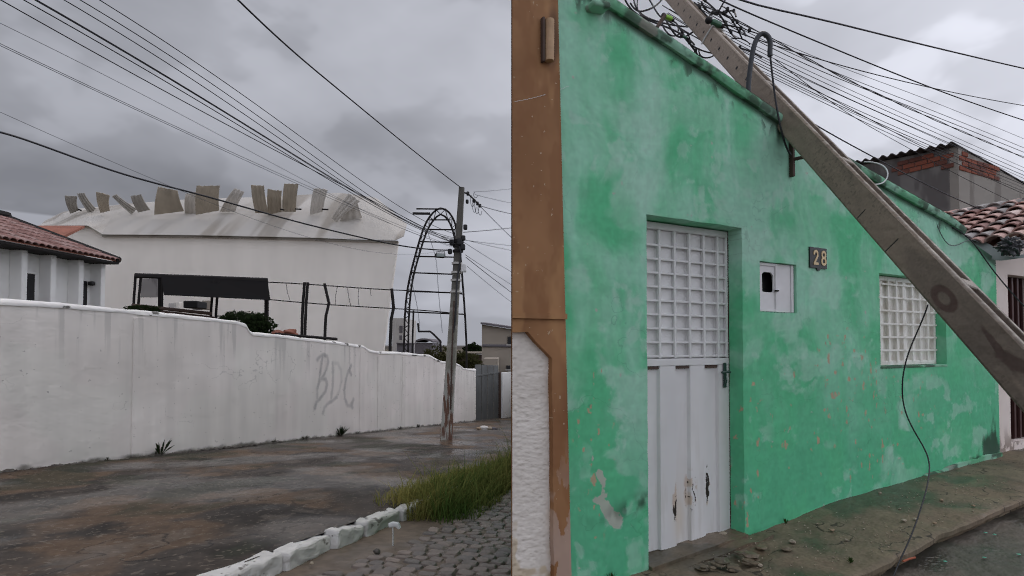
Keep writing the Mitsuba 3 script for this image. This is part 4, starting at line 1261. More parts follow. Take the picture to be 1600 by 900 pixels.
for k, ctrl in enumerate(tang):
    g = np.random.default_rng(40 + k)
    Ys = 5.7 + 0.35 * g.random() + 0.2 * g.random(len(ctrl))
    p = spline([at(x, y, Y) for (x, y), Y in zip(ctrl, Ys)], 26)
    key = thing('tangled_wire', 'loop of black wire in the tangle around the tip of the fallen pole', 'wire', 'tangled wires at the tip of the fallen pole')
    part(key, 'strand', tube(p, float(g.choice([0.006, 0.008, 0.0095])), 5), 'm_cable', True)
    if k in (6, 7, 8, 9, 10, 14, 4):
        for j in range(3, 25, 6):
            part(key, 'clip', frame_tf(rbox(0.03, 0.03, 0.04, 0.01), p[j] + [0, -0.01, 0], np.array([1, 0, 0.]), np.array([0, 1, 0.]), FZ), 'm_black', 40)

# ------------------------------------------------------------------ litter on the right pavement
gr = []
for k in range(260):
    s_, k_ = rng.uniform(0.3, 3.6), -rng.uniform(0.03, 0.72)
    if meshkit.noise(np.array([s_ * 1.7, k_ * 3, 1.0]), 3) < 0.38: continue
    q = rock(rng.uniform(0.0025, 0.0065), k, 0.6, 0 if k % 2 else 1)
    gr.append(trimesh.Trimesh(np.array(q.vertices) + [s_, k_, float(rbase(s_)) + 0.003], q.faces, process=False))
solid('gravel', fac(cat(*gr)), 'm_rubble_pale', 'pale crumbs of plaster scattered over the narrow pavement', 'gravel', kind='stuff')
for k, (x, y, r, m_) in enumerate([(1238, 846, .022, 'm_rubble_pale'), (1300, 828, .016, 'm_rubble'), (1412, 813, .016, 'm_rubble_pale'), (1430, 811, .014, 'm_rubble_pale'), (1471, 781, .014, 'm_rubble'), (1521, 790, .013, 'm_rubble'), (1460, 817, .015, 'm_rubble'), (1375, 770, .013, 'm_rubble_pale'), (1130, 834, .028, 'm_rubble_pale'), (1322, 843, .010, 'm_rubble_pale'), (1188, 883, .014, 'm_rubble_pale')]):
    d = ray(x, y); tq = 3.9
    for _ in range(6):
        q_ = EYE + d * (tq / d[1]); s_ = float((q_ - FP) @ FU); tq = (float(rbase(s_)) + 0.01 - 1.45) / d[2] * d[1]
    q_ = EYE + d * (tq / d[1])
    q = rock(r, 70 + k, 0.55, 2)
    solid('rubble_stone', trimesh.Trimesh(np.array(q.vertices) + q_, q.faces, process=False), m_, 'small lump of broken plaster lying on the narrow pavement', 'stone', 'rubble stones on the narrow pavement', smooth=40)
for k, (x, y) in enumerate([(1540, 832), (1554, 835), (1477, 877), (1538, 871), (1592, 866)]):
    d = ray(x, y); tq = 3.3
    for _ in range(6):
        q_ = EYE + d * (tq / d[1]); tq = (float(road_h(q_[0], q_[1])) + 0.015 - 1.45) / d[2] * d[1]
    q_ = EYE + d * (tq / d[1])
    q = rock(0.011, 120 + k, 0.25, 1)
    solid('paint_flake', trimesh.Trimesh(np.array(q.vertices) + q_, q.faces, process=False), 'm_paint_chip', 'flake of green paint lying in the wet street', 'paint flake', 'green paint flakes in the street')
p0_, p1_ = [EYE + ray(x, y) * (Y / ray(x, y)[1]) for x, y, Y in ((1411, 877, 3.42), (1430, 871, 3.48))]
solid('tile_fragment', tube([p0_, (p0_ + p1_) / 2 + [0, 0, .003], p1_], 0.006, 5), 'm_brick_scrap', 'orange splinter of roof tile lying by the pavement edge', 'tile fragment')

# weeds at the foot of the green wall
def weed(name, base, h, n, seed, label, mat_='m_leaf_weed', group=None, spread=0.6):
    g = np.random.default_rng(seed)
    key = thing(name, label, 'weed', group)
    vs, fs_, st_ = [], [], []
    for k in range(n):
        az, el = g.uniform(0, 6.28), g.uniform(0.5, 1.4)
        L = h * g.uniform(0.5, 1.0)
        dirv = np.array([math.cos(az) * math.cos(el) * spread, math.sin(az) * math.cos(el) * spread, math.sin(el)])
        a = np.asarray(base, float) + dirv * L * 0.3 * g.random() * [1, 1, 0]
        tip = a + dirv * L
        side = nrm(np.cross(dirv, g.normal(size=3))) * L * 0.065
        m = a * 0.45 + tip * 0.55 + [0, 0, L * 0.08]
        i = len(vs)
        vs += [a, m + side, tip, m - side]
        fs_ += [[i, i + 1, i + 2], [i, i + 2, i + 3]]
        if k < 4: st_.append(tube([a - [0, 0, .02], a + dirv * L * 0.6], h * 0.018, 5))
    part(key, 'leaves', trimesh.Trimesh(np.array(vs), np.array(fs_), process=False), mat_)
    part(key, 'stem', cat(*st_), 'm_bark')


weed('weed', fw(-0.32, -0.035, 0.0), 0.10, 26, 1, 'small green weed at the foot of the green wall, left of the door')
weed('weed', fw(1.30, -0.03, float(rbase(1.30))), 0.05, 24, 2, 'tiny tuft of green at the wall foot, right of the doorstep')
weed('weed', fw(1.02, -0.68, float(rbase(1.02))), 0.05, 40, 3, 'flat patch of green weed in the cracked pavement edge')

# ------------------------------------------------------------------ the long white wall on the left
lw = thing('boundary_wall', 'long whitewashed wall stepping down along the pavement, with faint grey graffiti', 'wall')
tops = [(0, 468), (100, 474), (200, 484), (300, 494), (370, 502), (385, 507), (390, 516), (395, 519), (450, 525), (510, 532), (555, 538), (568, 540), (576, 546), (590, 549), (630, 551), (672, 555), (681, 560), (689, 564), (712, 567), (719, 570), (724, 575), (740, 577)]
tp = [wl(*q) for q in tops]
a_end = wl(743.5, 600)[0]
tp = [(-9.0, tp[0][1] + 0.1)] + tp + [(a_end, tp[-1][1])]
TPA, TPZ = np.array(tp).T
wpoly = Polygon([(-9, -1.0), (a_end, -3.2)] + [(a, z - 0.03) for a, z in reversed(tp)])


def wtf(mesh):
    """(a, k, z) -> world, k into the plot."""
    return frame_tf(mesh, WP, WU, -WC, FZ)


part(lw, 'masonry', wtf(slab(wpoly, 0.0, 0.16)), 'm_whitewash')
ap = np.unique(np.concatenate([np.linspace(-9, a_end - .01, 170), TPA]))
cz = np.interp(ap, TPA, TPZ)
sec = [(-0.014, -0.045), (-0.016, -0.012), (0.004, 0.020), (0.08, 0.034), (0.155, 0.020), (0.175, -0.012), (0.175, -0.045)]
P = np.array([[(a, k, z + h - 0.02) for k, h in sec] for a, z in zip(ap, cz)])
P += (meshkit.fbm(P * [3, 9, 9], 3, 2)[..., None] - 0.5) * [0, 0.03, 0.05]
P = np.concatenate([P, P[:, :1]], 1)
ec = trimesh.Trimesh(P[-1, :-1], [[0, i, i + 1] for i in range(1, len(sec) - 1)], process=False)
part(lw, 'coping', wtf(cat(quadmesh(P), ec)), 'm_white_coping', 50)
for px in (206, 562, 590, 628):                           # shallow piers
    a = wl(px, 600)[0]
    z1_ = float(np.interp(a + 0.2, TPA, TPZ)) - 0.10
    part(lw, 'pier', wtf(cbox(a, a + 0.22, -0.016, -0.0015, -0.165 - 0.0905 * a - 0.2, z1_, 0.010)), 'm_whitewash')

# sheet metal gate beyond the wall's end, a dark post, and the last piece of white wall
gt = thing('sheet_metal_gate', 'grey sheet metal gate beyond the end of the white wall', 'gate')
aG0, aG1 = a_end + 0.05, wl(781, 600)[0]
zg1 = wl(745, 571)[1]; zgb = wl(745, 655)[1]
nG = 8
for k in range(nG):
    s0_, s1_ = aG0 + (aG1 - aG0) * k / nG, aG0 + (aG1 - aG0) * (k + 1) / nG
    zt_ = wl(745 + 36 * k / nG, 570 + 1.5 * k / nG)[1]
    part(gt, 'sheet', wtf(cbox(s0_ + 0.01, s1_ - 0.01, 0.05 + 0.02 * (k % 2), 0.07 + 0.02 * (k % 2), wl(745 + 36 * k / nG, 656)[1] - .25, zt_, 0.004)), 'm_zinc_gate')
part(gt, 'rail', wtf(cbox(aG0, aG1, 0.02, 0.045, zg1 - 0.5, zg1 - 0.42, 0.005)), 'm_zinc_gate')
part(gt, 'post', wtf(cbox(aG1 + 0.02, aG1 + 0.22, 0.0, 0.2, wl(784, 656)[1] - .5, wl(784, 580)[1], 0.01)), 'm_rust_iron')
a2 = aG1 + 0.45
lw2 = thing('low_wall', 'short white wall beyond the grey sheet metal gate', 'wall')
part(lw2, 'masonry', wtf(slab(Polygon([(a2, -6), (a2 + 16, -7), (a2 + 16, wl(790, 581)[1] - 0.5), (a2, wl(790, 581)[1])]), 0.0, 0.16)), 'm_annex_white')

# ------------------------------------------------------------------ white annex with a red tile roof behind the wall
an = thing('white_annex', 'low white building with fins and a red clay tile roof behind the white wall', 'building')
YA = 12.5
dA = nrm([(881 - 800) / FPX, 1, 0]); nA = np.array([dA[1], -dA[0], 0])       # along its street front, and out of it
OA = at(165, 412, 13.4); OA[2] = 0


def atf(mesh):
    return frame_tf(mesh, OA, dA, -nA, FZ)


def al(px, py, k=0.0):
    d = ray(px, py); t = ((OA - nA * k - EYE) @ nA) / (d @ nA); q = EYE + d * t - OA
    return float(q @ dA), float(q[2])


zE = al(165, 413)[1]
g_ = -1.2
dep = 0.27
ends = [al(px, 440)[0] for px in (165, 131, 88, 43)]
sp_ = ends[0] - ends[1]
for i, e in enumerate(ends + [ends[3] - sp_, ends[3] - 2 * sp_]):
    part(an, 'fin', atf(cbox(e - 0.13, e, 0.0, dep, g_, zE, 0.01)), 'm_annex_white')
e0 = ends[3] - 3 * sp_
part(an, 'wall', atf(cbox(e0, ends[0] - 0.002, dep + 0.001, dep + 0.15, g_, zE, 0.005)), 'm_annex_white')
part(an, 'end_wall', atf(cbox(ends[0] - 0.16, ends[0] - 0.004, dep + 0.152, dep + 5, g_, zE - 0.02, 0.005)), 'm_annex_white')
for i in (0, 2):
    a_, b_ = ends[i + 1], ends[i] - 0.13
    dr_ = part(an, 'doorway', atf(cbox(a_ + 0.04, a_ + (b_ - a_) * 0.80, dep - 0.016, dep - 0.0015, g_, zE - 0.42, 0.004)), 'm_black')
    part(dr_, 'lintel', atf(cbox(a_ + 0.02, a_ + (b_ - a_) * 0.84, dep - 0.024, dep - 0.0165, zE - 0.42, zE - 0.37, 0.003)), 'm_annex_white')
pv_ = thing('wall_lamp', 'small dark fitting on the side of the white annex above the doorway', 'lamp')
lp = at(143, 443, 13.2)
part(pv_, 'body', frame_tf(rbox(0.11, 0.12, 0.10, 0.03), lp, dA, -nA, FZ), 'm_black', 40)
part(pv_, 'arm', tube([lp, lp + np.array([0.02, 0.35, 0.05])], 0.015, 6), 'm_dark_iron')
# roof: eave over the fins, rising away from the street; rows of tiles as ribs
ev = np.array([al(-60, 372, -0.25), al(183, 413.5, -0.25)])
eL, eR = ev[0], (al(184, 413.5, -0.25)[0], zE + 0.06)
rise, back = 0.95, 2.6
roofA = part(an, 'roof', atf(slab(Polygon([(e0 - .3, zE + 0.002), (eR[0], zE + 0.002), (eR[0], zE + 0.05), (e0 - .3, zE + 0.05)]), -0.28, dep + 0.1)), 'm_dark_iron')
nrow = int((eR[0] - e0) / 0.15)
for i in range(nrow):
    a_ = eR[0] - 0.08 - i * 0.15
    for j in range(7):
        k0, k1 = -0.32 + j * 0.42, -0.32 + (j + 1) * 0.42 + 0.05
        zz = lambda k: zE + 0.09 + (k + 0.3) * rise / back
        n = 6
        ang = np.linspace(0, np.pi, n)
        P = np.zeros((n, 2, 3))
        for c_, k in enumerate((k0, k1)):
            r_ = 0.075 if c_ == 0 else 0.064
            P[:, c_, 0] = a_ + np.cos(ang) * r_; P[:, c_, 1] = k; P[:, c_, 2] = zz(k) - 0.01 + np.sin(ang) * 0.050 + (0.02 if c_ == 0 else 0)
        part(roofA, 'clay_tile', atf(quadmesh(P, flip=True, thick=[0, 0, -0.012])), ['m_clay_5', 'm_clay_6', 'm_clay_2', 'm_clay_5'][int(rng.integers(4))], 40)
P = [(eR[0] - 0.02, -0.30, zE + 0.10), (eR[0] - 0.02, back, zE + 0.12 + rise * 1.1)]
part(roofA, 'verge', atf(tube(P, 0.075, 6)), 'm_dark_iron')
part(roofA, 'deck', atf(quadmesh(np.array([[(e0 - .3, -0.28, zE + 0.062), (eR[0] - .05, -0.28, zE + 0.062)], [(e0 - .3, back, zE + 0.062 + rise * 1.1), (eR[0] - .05, back, zE + 0.062 + rise * 1.1)]]), thick=[0, 0, 0.012])), 'm_far_tiles')
part(roofA, 'ridge', atf(tube([(e0 - .3, back, zE + 0.16 + rise * 1.1), (eR[0] + .02, back, zE + 0.16 + rise * 1.1)], 0.10, 8)), 'm_dark_iron', 40)
part(an, 'end_gable', atf(quadmesh(np.array([[(ends[0] - 0.01, 0.02, zE - 0.01), (ends[0] - 0.01, back, zE - 0.01)], [(ends[0] - 0.01, 0.02, zE + 0.03), (ends[0] - 0.01, back, zE + rise)]]), thick=[-0.1, 0, 0])), 'm_annex_white')

rr = thing('red_roof_house', 'white house with a red tile roof between the annex and the gym', 'house')
Y2 = 30
rp = [at(20, 354, Y2), at(137, 353, Y2 + 5), at(72, 373, Y2), at(-60, 360, Y2)]
R1 = np.array([[at(-90, 375, Y2), at(30, 374.5, Y2), at(88, 374, Y2)], [at(-90, 352, Y2 + 4), at(30, 352.5, Y2 + 4), at(132, 352.5, Y2 + 4)]])
part(rr, 'roof', quadmesh(R1, thick=[0, 0.05, -0.12]), 'm_far_tiles')
q0, q1 = at(-90, 376, Y2 + .3), at(86, 375.5, Y2 + .3)
part(rr, 'wall', cbox(q0[0], q1[0], Y2 + 0.3, Y2 + 4, -3, q1[2] - 0.14, 0.02), 'm_annex_white')

# ------------------------------------------------------------------ the gym with its torn roof
gy_ = thing('gymnasium', 'large white gymnasium whose roof sheets are torn and standing up', 'building')
Y0 = 45.0
wp_ = [(60, 660), (60, 374), (137, 353), (160, 367.5), (300, 368.5), (440, 371.5), (560, 375), (622, 377), (612, 450), (600, 540), (592, 660)]
P3 = [at(x, y, Y0) for x, y in wp_]
wpG = Polygon([(p[0], p[2]) for p in P3])
part(gy_, 'front_wall', trimesh.Trimesh(*(lambda m: (np.array(m.vertices) + [0, Y0, 0], m.faces))(slab(wpG, 0.0, 0.4)), process=False), 'm_gym_wall')
part(gy_, 'string_course', tube([at(160, 368.2, Y0 - .12), at(300, 369.5, Y0 - .12), at(440, 372.5, Y0 - .12), at(622, 378, Y0 - .12)], 0.10, 6), 'm_gym_roof', 40)
sw0, sw1 = at(591, 500, Y0 + 0.42), at(591, 500, Y0 + 20)
part(gy_, 'side_wall', m3.Manifold.extrude(m3.CrossSection([np.array([sw0[:2] - [0.4, 0], sw0[:2], sw1[:2], sw1[:2] - [0.4, 0]])], m3.FillRule.NonZero), 11.0).translate([0, 0, -4]), 'm_gym_wall')
bot = [(62, 353), (100, 352), (137, 352), (160, 366), (300, 367), (440, 370), (560, 373), (618, 375), (631, 369)]
top = [(70, 345), (98, 331), (140, 325), (200, 318), (300, 311), (430, 307), (530, 301), (588, 309), (636, 350)]
npar = 26
u_ = np.linspace(0, 8, npar * 3 + 1)
interp = lambda L, col: np.interp(u_, np.arange(9), np.array(L, float)[:, col])
bx_, by_, tx_, ty_ = interp(bot, 0), interp(bot, 1), interp(top, 0), interp(top, 1)
rows_ = 9
G = np.zeros((len(u_), rows_, 3))
for j, v_ in enumerate(np.linspace(0, 1, rows_)):
    dep_ = Y0 - 0.5 + 9.0 * v_
    pb = np.array([at(x, y, Y0 - 0.5) for x, y in zip(bx_, by_)])
    pt = np.array([at(x, y, Y0 + 8.5) for x, y in zip(tx_, ty_)])
    G[:, j] = pb * (1 - v_) + pt * v_
    G[:, j, 2] += 1.0 * math.sin(math.pi * v_) * 0.55 * np.clip(np.minimum(u_ - 0.5, 7.6 - u_), 0, 1)
for k in range(npar):
    part(gy_, 'roof_sheet', quadmesh(G[k * 3:k * 3 + 4], thick=[0, 0, -0.03]), 'm_gym_roof')
Gr = G[:64]
Gb = np.stack([Gr[:, -1] + [0, 0, -0.02], Gr[:, -1] + [-1, 5, -0.8], Gr[:, -1] + [-2, 9, -2.5]], 1)
part(gy_, 'rear_roof', quadmesh(Gb), 'm_gym_roof')

torn = [([(101, 306), (120, 307), (122, 329), (110, 334)], 'm_sheet_grey', 47), ([(120, 302.5), (131, 302), (149, 326), (140, 335)], 'm_sheet_grey', 48), ([(150, 299.5), (171, 305), (171, 329), (157, 333)], 'm_sheet_brown', 47.5),
        ([(175, 307), (181, 304), (213, 327), (205, 335)], 'm_sheet_grey', 48), ([(204, 307), (220, 303.5), (234, 328), (216, 332)], 'm_sheet_grey', 47.5), ([(247, 292), (277, 298), (287, 330), (241, 336)], 'm_sheet_brown', 47),
        ([(290, 303), (308, 300), (309, 334), (289, 334)], 'm_sheet_white', 48), ([(307, 290.5), (343, 290.5), (342, 329), (306, 336)], 'm_sheet_brown', 47), ([(366, 294), (382, 300), (367, 331), (343, 331)], 'm_sheet_white', 48),
        ([(392, 290), (412, 290), (419, 333), (399, 333)], 'm_sheet_brown', 47), ([(418, 296), (440, 298), (440, 331), (419, 336)], 'm_sheet_brown', 47.6), ([(444, 286.5), (466, 288), (462, 331), (441, 331)], 'm_sheet_brown', 47.2),
        ([(490, 294), (512, 296), (504, 331), (484, 336)], 'm_sheet_white', 47.5), ([(545, 302), (563, 315), (526, 347), (518, 341)], 'm_sheet_white', 46.5), ([(540, 318), (556, 308), (566, 340), (530, 352)], 'm_sheet_white', 47)]
for k, (q, m_, Yq) in enumerate(torn):
    g = np.random.default_rng(k)
    tl, tr, brr, bl_ = [at(x, y, Yq + (-0.9 if i < 2 else 0.0)) for i, (x, y) in enumerate(q)]
    nu, nv_ = 13, 7
    P = np.zeros((nu, nv_, 3))
    for i in range(nu):
        for j in range(nv_):
            u, v = i / (nu - 1), j / (nv_ - 1)
            p = (tl * (1 - u) + tr * u) * (1 - v) + (bl_ * (1 - u) + brr * u) * v
            bow = 0.14 * math.sin(math.pi * v)
            P[i, j] = p + np.array([0, -bow - 0.05 * math.sin(u * 2 * math.pi * 3.0), 0.09 * (g.random() - 0.5) * (v < 0.1)])
    part(gy_, 'torn_sheet', quadmesh(P, thick=[0.0, 0.07, 0.03]), m_, 60)

for (x0_, y0_, x1_, y1_) in ((461, 326.5, 471, 327), (503, 327, 513, 327.5), (122, 327, 127, 329), (438, 327, 444, 328)):
    part(gy_, 'batten', tube([at(x0_, y0_, 46.8), at(x1_, y1_, 46.8)], 0.06, 6), 'm_dark_iron')

# ------------------------------------------------------------------ dark open shelter behind the wall
sh = thing('shelter', 'dark open shelter with an awning on thin posts behind the white wall', 'shelter')
YS = 17.0
aw = np.array([[at(252, 433, YS), at(256, 461, YS - 1.2)], [at(330, 436, YS + .4), at(340, 465, YS - 0.8)], [at(417, 438.5, YS + .8), at(421, 469, YS - 0.4)]])
part(sh, 'awning', quadmesh(aw, thick=[0, 0.05, 0.03]), 'm_awning')
part(sh, 'beam', tube([at(211, 430.5, YS), at(300, 433.5, YS + .4), at(418, 438, YS + .8)], 0.075, 6), 'm_dark_iron')
part(sh, 'beam', tube([at(214, 432.5, YS + 3), at(252, 433.5, YS + 3)], 0.04, 6), 'm_dark_iron')
for (x0_, y0_, x1_, y1_) in ((212, 428, 207, 500), (220, 433, 214, 500), (249, 434, 249, 500), (253, 434, 253, 505), (333, 436, 328, 515), (341, 437, 336, 515), (415, 468, 415, 520), (418, 468, 418, 520)):
    part(sh, 'post', tube([at(x0_, y0_, YS + .2), at(x1_, y1_, YS + .2), at(x1_, y1_, YS + .2) * [1, 1, 0] + [0, 0, -1.5]], 0.040, 6), 'm_dark_iron')
part(sh, 'back_panel', frame_tf(rbox(0.56, 0.05, 0.62, 0.015), at(234, 450, YS + 2), np.array([1, 0, 0.]), np.array([0, 1, 0.]), FZ), 'm_grey_render', 40)
part(sh, 'rail', tube([at(207, 483, YS), at(330, 497, YS), at(335, 498, YS)], 0.06, 6), 'm_rust_iron')
part(sh, 'rail', tube([at(207, 477, YS), at(330, 490, YS)], 0.05, 6), 'm_rust_iron')
part(sh, 'bench', cbox(*(lambda p, q: (p[0], q[0], YS + 1.0, YS + 1.6, p[2] - 0.22, p[2]))(at(286, 470, YS + 1), at(308, 470, YS + 1)), 0.02), 'm_black')
for k, (x, y, w_, h_) in enumerate([(266, 474, 12, 14), (274, 472, 8, 16), (303, 474, 14, 10), (318, 470, 12, 14)]):
    pa, pb = at(x, y, YS + 2.5), at(x + w_, y + h_, YS + 2.5)
    part(sh, 'low_wall', cbox(pa[0], pb[0], YS + 2.4, YS + 2.6, pb[2], pa[2], 0.01), ['m_house_pale', 'm_gym_wall', 'm_house_dark', 'm_house_beige'][k])


def shrub(name, label, c, rad, n, size, mat_, seed, trunk=None, category='shrub', group=None):
    key = thing(name, label, category, group)
    part(key, 'crown', leaves(c, rad, n, size, seed), mat_)
    b = np.array([c[0], c[1], float(road_h(c[0], c[1])) - 0.05])
    part(key, 'trunk', tube([b, (b + c) / 2 + [0.05, 0, 0], np.asarray(c)], [trunk or 0.05, (trunk or 0.05) * .8, (trunk or 0.05) * .4], 6), 'm_bark', 40)
    for k in range(3):
        tip = np.asarray(c) + np.array([math.cos(k * 2.1), math.sin(k * 2.1), 0.6]) * np.asarray(rad) * 0.6
        part(key, 'branch', tube([(b + c) / 2 * [1, 1, 1] + [0, 0, 0.1], (np.asarray(c) + tip) / 2, tip], [(trunk or .05) * .5, (trunk or .05) * .35, (trunk or .05) * .15], 5), 'm_bark', 40)
    return key


shrub('shrub', 'dark green bush under the right half of the awning', at(378, 499, 15.5), (0.66, 0.6, 0.20), 2000, 0.04, 'm_leaf_dark', 3)
shrub('shrub', 'dark bush where the white wall steps down', at(402, 508, 13.5), (0.36, 0.4, 0.30), 1400, 0.05, 'm_leaf_dark', 4)
shrub('shrub', 'low dark hedge inside the left end of the shelter', at(222, 483, 15.5), (0.45, 0.4, 0.12), 700, 0.04, 'm_leaf_dark', 5)
shrub('shrub', 'olive bush behind the wall, just left of the standing pole', at(683, 556, 28), (0.75, 0.6, 0.5), 1200, 0.07, 'm_leaf_olive', 6)
shrub('shrub', 'olive bush behind the wall, just right of the standing pole', at(722, 564, 29), (0.75, 0.6, 0.5), 1200, 0.07, 'm_leaf_olive', 7)
shrub('shrub', 'brownish bush beside the sheet metal gate', at(738, 572, 29), (0.65, 0.6, 0.4), 900, 0.07, 'm_leaf_olive', 8)
shrub('tree', 'small round dark tree rising against the sky left of the beige house', at(739.5, 544, 60), (0.95, 0.8, 0.55), 900, 0.16, 'm_leaf_dark', 9, 0.10, 'tree')
dt = thing('debris_pile', 'brown heap of roof debris showing over the wall below the fence', 'debris')
for k, (x, y) in enumerate([(434, 515), (446, 516), (457, 519), (452, 513)]):
    part(dt, 'lump', trimesh.Trimesh(np.array(rock(0.20, k, 0.5, 2).vertices) + at(x, y + 6, 18), rock(0.28, k, 0.5, 2).faces, process=False), 'm_far_tiles', 30)
part(dt, 'plank', tube([at(430, 522, 17), at(527, 530, 17)], 0.045, 5), 'm_dark_iron')

# ------------------------------------------------------------------ court fence: posts with kinked tops and two wires
for k, (pts, lab) in enumerate([([(476, 441), (473, 480), (471, 540)], 'left post of the close pair of dark fence posts'), ([(481, 441), (478, 480), (476, 540)], 'right post of the close pair of dark fence posts'),
                                ([(507, 443), (514, 474), (509, 495), (507, 545)], 'dark fence post with a kinked top, right of the pair of posts'), ([(612, 451), (615, 481), (611, 500), (609, 560)], 'dark fence post with a kinked top beside the gym corner'),
                                ([(646, 485), (645, 520), (644, 560)], 'short dark post between the arch legs'), ([(653, 505), (654, 518), (672, 518), (677, 522), (688, 533), (689, 550)], 'dark bent pipe behind the wall, left of the standing pole')]):
    solid('fence_post' if k < 5 else 'bent_pipe', tube([at(x, y, 22) for x, y in pts], [0.055, 0.055, 0.055, 0.06, 0.035, 0.04][k], 7), 'm_dark_iron', lab, 'post' if k < 5 else 'pipe', 'dark fence posts behind the white wall' if k < 5 else None, smooth=40)
for k, (pts, lab) in enumerate([([(418, 441), (520, 447), (612, 453), (660, 455), (726, 460)], 'upper wire of the fence running from the awning to the arch'), ([(421, 468), (500, 475), (612, 482), (660, 485), (728, 492)], 'lower wire of the fence running from the awning to the arch')]):
    solid('fence_wire', tube(spline([at(x, y, 22) for x, y in pts], 30), 0.021, 5), 'm_dark_iron', lab, 'wire', smooth=True)
for k, (a_, b_) in enumerate([((447, 443), (453, 469)), ((527, 448), (524, 476)), ((543, 449), (548, 477)), ((579, 451), (580, 462)), ((560, 450), (561, 478))]):
    solid('fence_tie', tube([at(*a_, 22), at((a_[0] + b_[0]) / 2 - 1, (a_[1] + b_[1]) / 2, 22), at(*b_, 22)], 0.010, 5), 'm_dark_iron', 'thin loose wire hanging between the two fence wires', 'wire', 'loose wires hanging on the fence')

# ------------------------------------------------------------------ the lattice arch
ar = thing('lattice_arch', 'tall dark lattice arch with crossbars behind the white wall', 'arch')
YR = 24.0
outer = [(630, 565), (632, 510), (635, 465), (641, 430), (650, 395), (660, 362), (668, 344), (677, 332), (687, 325.5), (697, 328), (706, 338), (712, 352), (716, 372), (719, 395), (722, 430), (725, 470), (728, 520), (729, 575)]
inner = [(637, 565), (638.5, 510), (641, 466), (646, 432), (655, 398), (665, 367), (673, 350), (681, 340), (688, 335), (695, 338), (702, 347), (707, 359), (711, 376), (714, 398), (717, 432), (720, 470), (724, 520), (725, 575)]
oc, ic = spline([at(x, y, YR) for x, y in outer], 70), spline([at(x, y, YR) for x, y in inner], 70)
part(ar, 'outer_chord', tube(oc, 0.042, 6), 'm_dark_iron', 40)
part(ar, 'inner_chord', tube(ic[:46], 0.040, 6), 'm_dark_iron', 40)
for k in range(1, 44, 2):
    part(ar, 'lattice', tube([oc[k], ic[k + 1]], 0.020, 5), 'm_dark_iron')
    part(ar, 'lattice', tube([ic[k + 1], oc[min(k + 2, 69)]], 0.016, 5), 'm_dark_iron')
for (x0_, y0_, x1_, y1_) in ((672, 343.5, 704, 343.5), (666, 358.5, 711, 359), (656, 377.5, 713, 379), (648, 400.5, 717, 402), (643, 426, 719, 429), (637, 455, 722, 458), (633, 487, 724, 491)):
    part(ar, 'crossbar', tube([at(x0_, y0_, YR), at(x1_, y1_, YR)], 0.030, 6), 'm_dark_iron')
for q in ((650.5, 326.3, 690, 326.6, 0.033), (645, 333.5, 672, 333.8, 0.055)):
    part(ar, 'top_bar', tube([at(q[0], q[1], YR - .1), at(q[2], q[3], YR - .1)], q[4], 6), 'm_dark_iron')
lh = thing('flood_light', 'dark flood light hanging inside the lattice arch', 'lamp')
c = at(687.5, 399.5, YR - .1)
part(lh, 'housing', frame_tf(rbox(0.42, 0.24, 0.17, 0.04), c, nrm([1, 0.3, 0]), nrm([-.3, 1, 0]), FZ), 'm_dark_iron', 40)
part(lh, 'bracket', tube([c + [-0.15, 0, 0.05], c + [-0.15, 0, 0.16], c + [0.2, 0, 0.16], c + [0.2, 0, 0.05]], 0.02, 6), 'm_dark_iron')
part(lh, 'glass', frame_tf(rbox(0.34, 0.02, 0.12, 0.008), c + [0.04, -0.125, 0], nrm([1, 0.3, 0]), nrm([-.3, 1, 0]), FZ), 'm_grey_sheet', 40)
for k, pts in enumerate([[(668, 360), (674, 380), (680, 400), (684, 440), (688, 487), (691, 520)], [(641, 430), (648, 460), (653, 487), (656, 520)]]):
    solid('dangling_wire', tube(spline([at(x, y, YR - .2) for x, y in pts], 24), 0.011, 5), 'm_cable_grey', ['thin wire hanging down past the flood light in the arch', 'thin wire hanging down beside the left leg of the arch'][k], 'wire', smooth=True)

# far houses
def house_box(key, px0, px1, ytop0, ytop1, Y, depth, mat_, name='wall'):
    a_, b_ = at(px0, ytop0, Y), at(px1, ytop1, Y)
    m = slab(Polygon([(a_[0], -8), (b_[0], -8), (b_[0], b_[2]), (a_[0], a_[2])]), 0, depth)
    v = np.array(m.vertices) + [0, Y, 0]
    return part(key, name, trimesh.Trimesh(v, m.faces, process=False), mat_)


h1 = thing('beige_house', 'two storey beige house behind the gate at the end of the street', 'house')
house_box(h1, 753, 830, 507, 519, 36, 7, 'm_house_beige')
part(h1, 'roof', trimesh.Trimesh(*(lambda a, b, c, d: (np.array([a, b, c, d, a + [0, 0, .12], b + [0, 0, .12], c + [0, 0, .12], d + [0, 0, .12]]), [[0, 1, 2], [0, 2, 3], [4, 6, 5], [4, 7, 6], [0, 4, 5], [0, 5, 1], [3, 2, 6], [3, 6, 7], [0, 3, 7], [0, 7, 4], [1, 5, 6], [1, 6, 2]]))(at(751, 506.5, 35.7), at(832, 518.5, 35.7), at(832, 518.5, 35.7) + [0, 7.6, 0.3], at(751, 506.5, 35.7) + [0, 7.6, 0.3]), process=False), 'm_house_dark')
for (xa, ya, xb, yb) in ((793, 526, 806, 538), (791, 571, 797, 577)):
    pa, pb = at(xa, ya, 35.95), at(xb, yb, 35.95)
    wn = part(h1, 'window', cbox(pa[0], pb[0], 35.93, 35.99, pb[2], pa[2], 0.01), 'm_black')
    part(wn, 'sill', cbox(pa[0] - .06, pb[0] + .06, 35.84, 35.925, pb[2] - 0.07, pb[2] - 0.002, 0.01), 'm_house_pale')
part(h1, 'band', tube([at(754, 540, 35.95), at(830, 541, 35.95)], 0.09, 6), 'm_house_dark')
pa, pb = at(755, 560, 33), at(778, 572, 33)
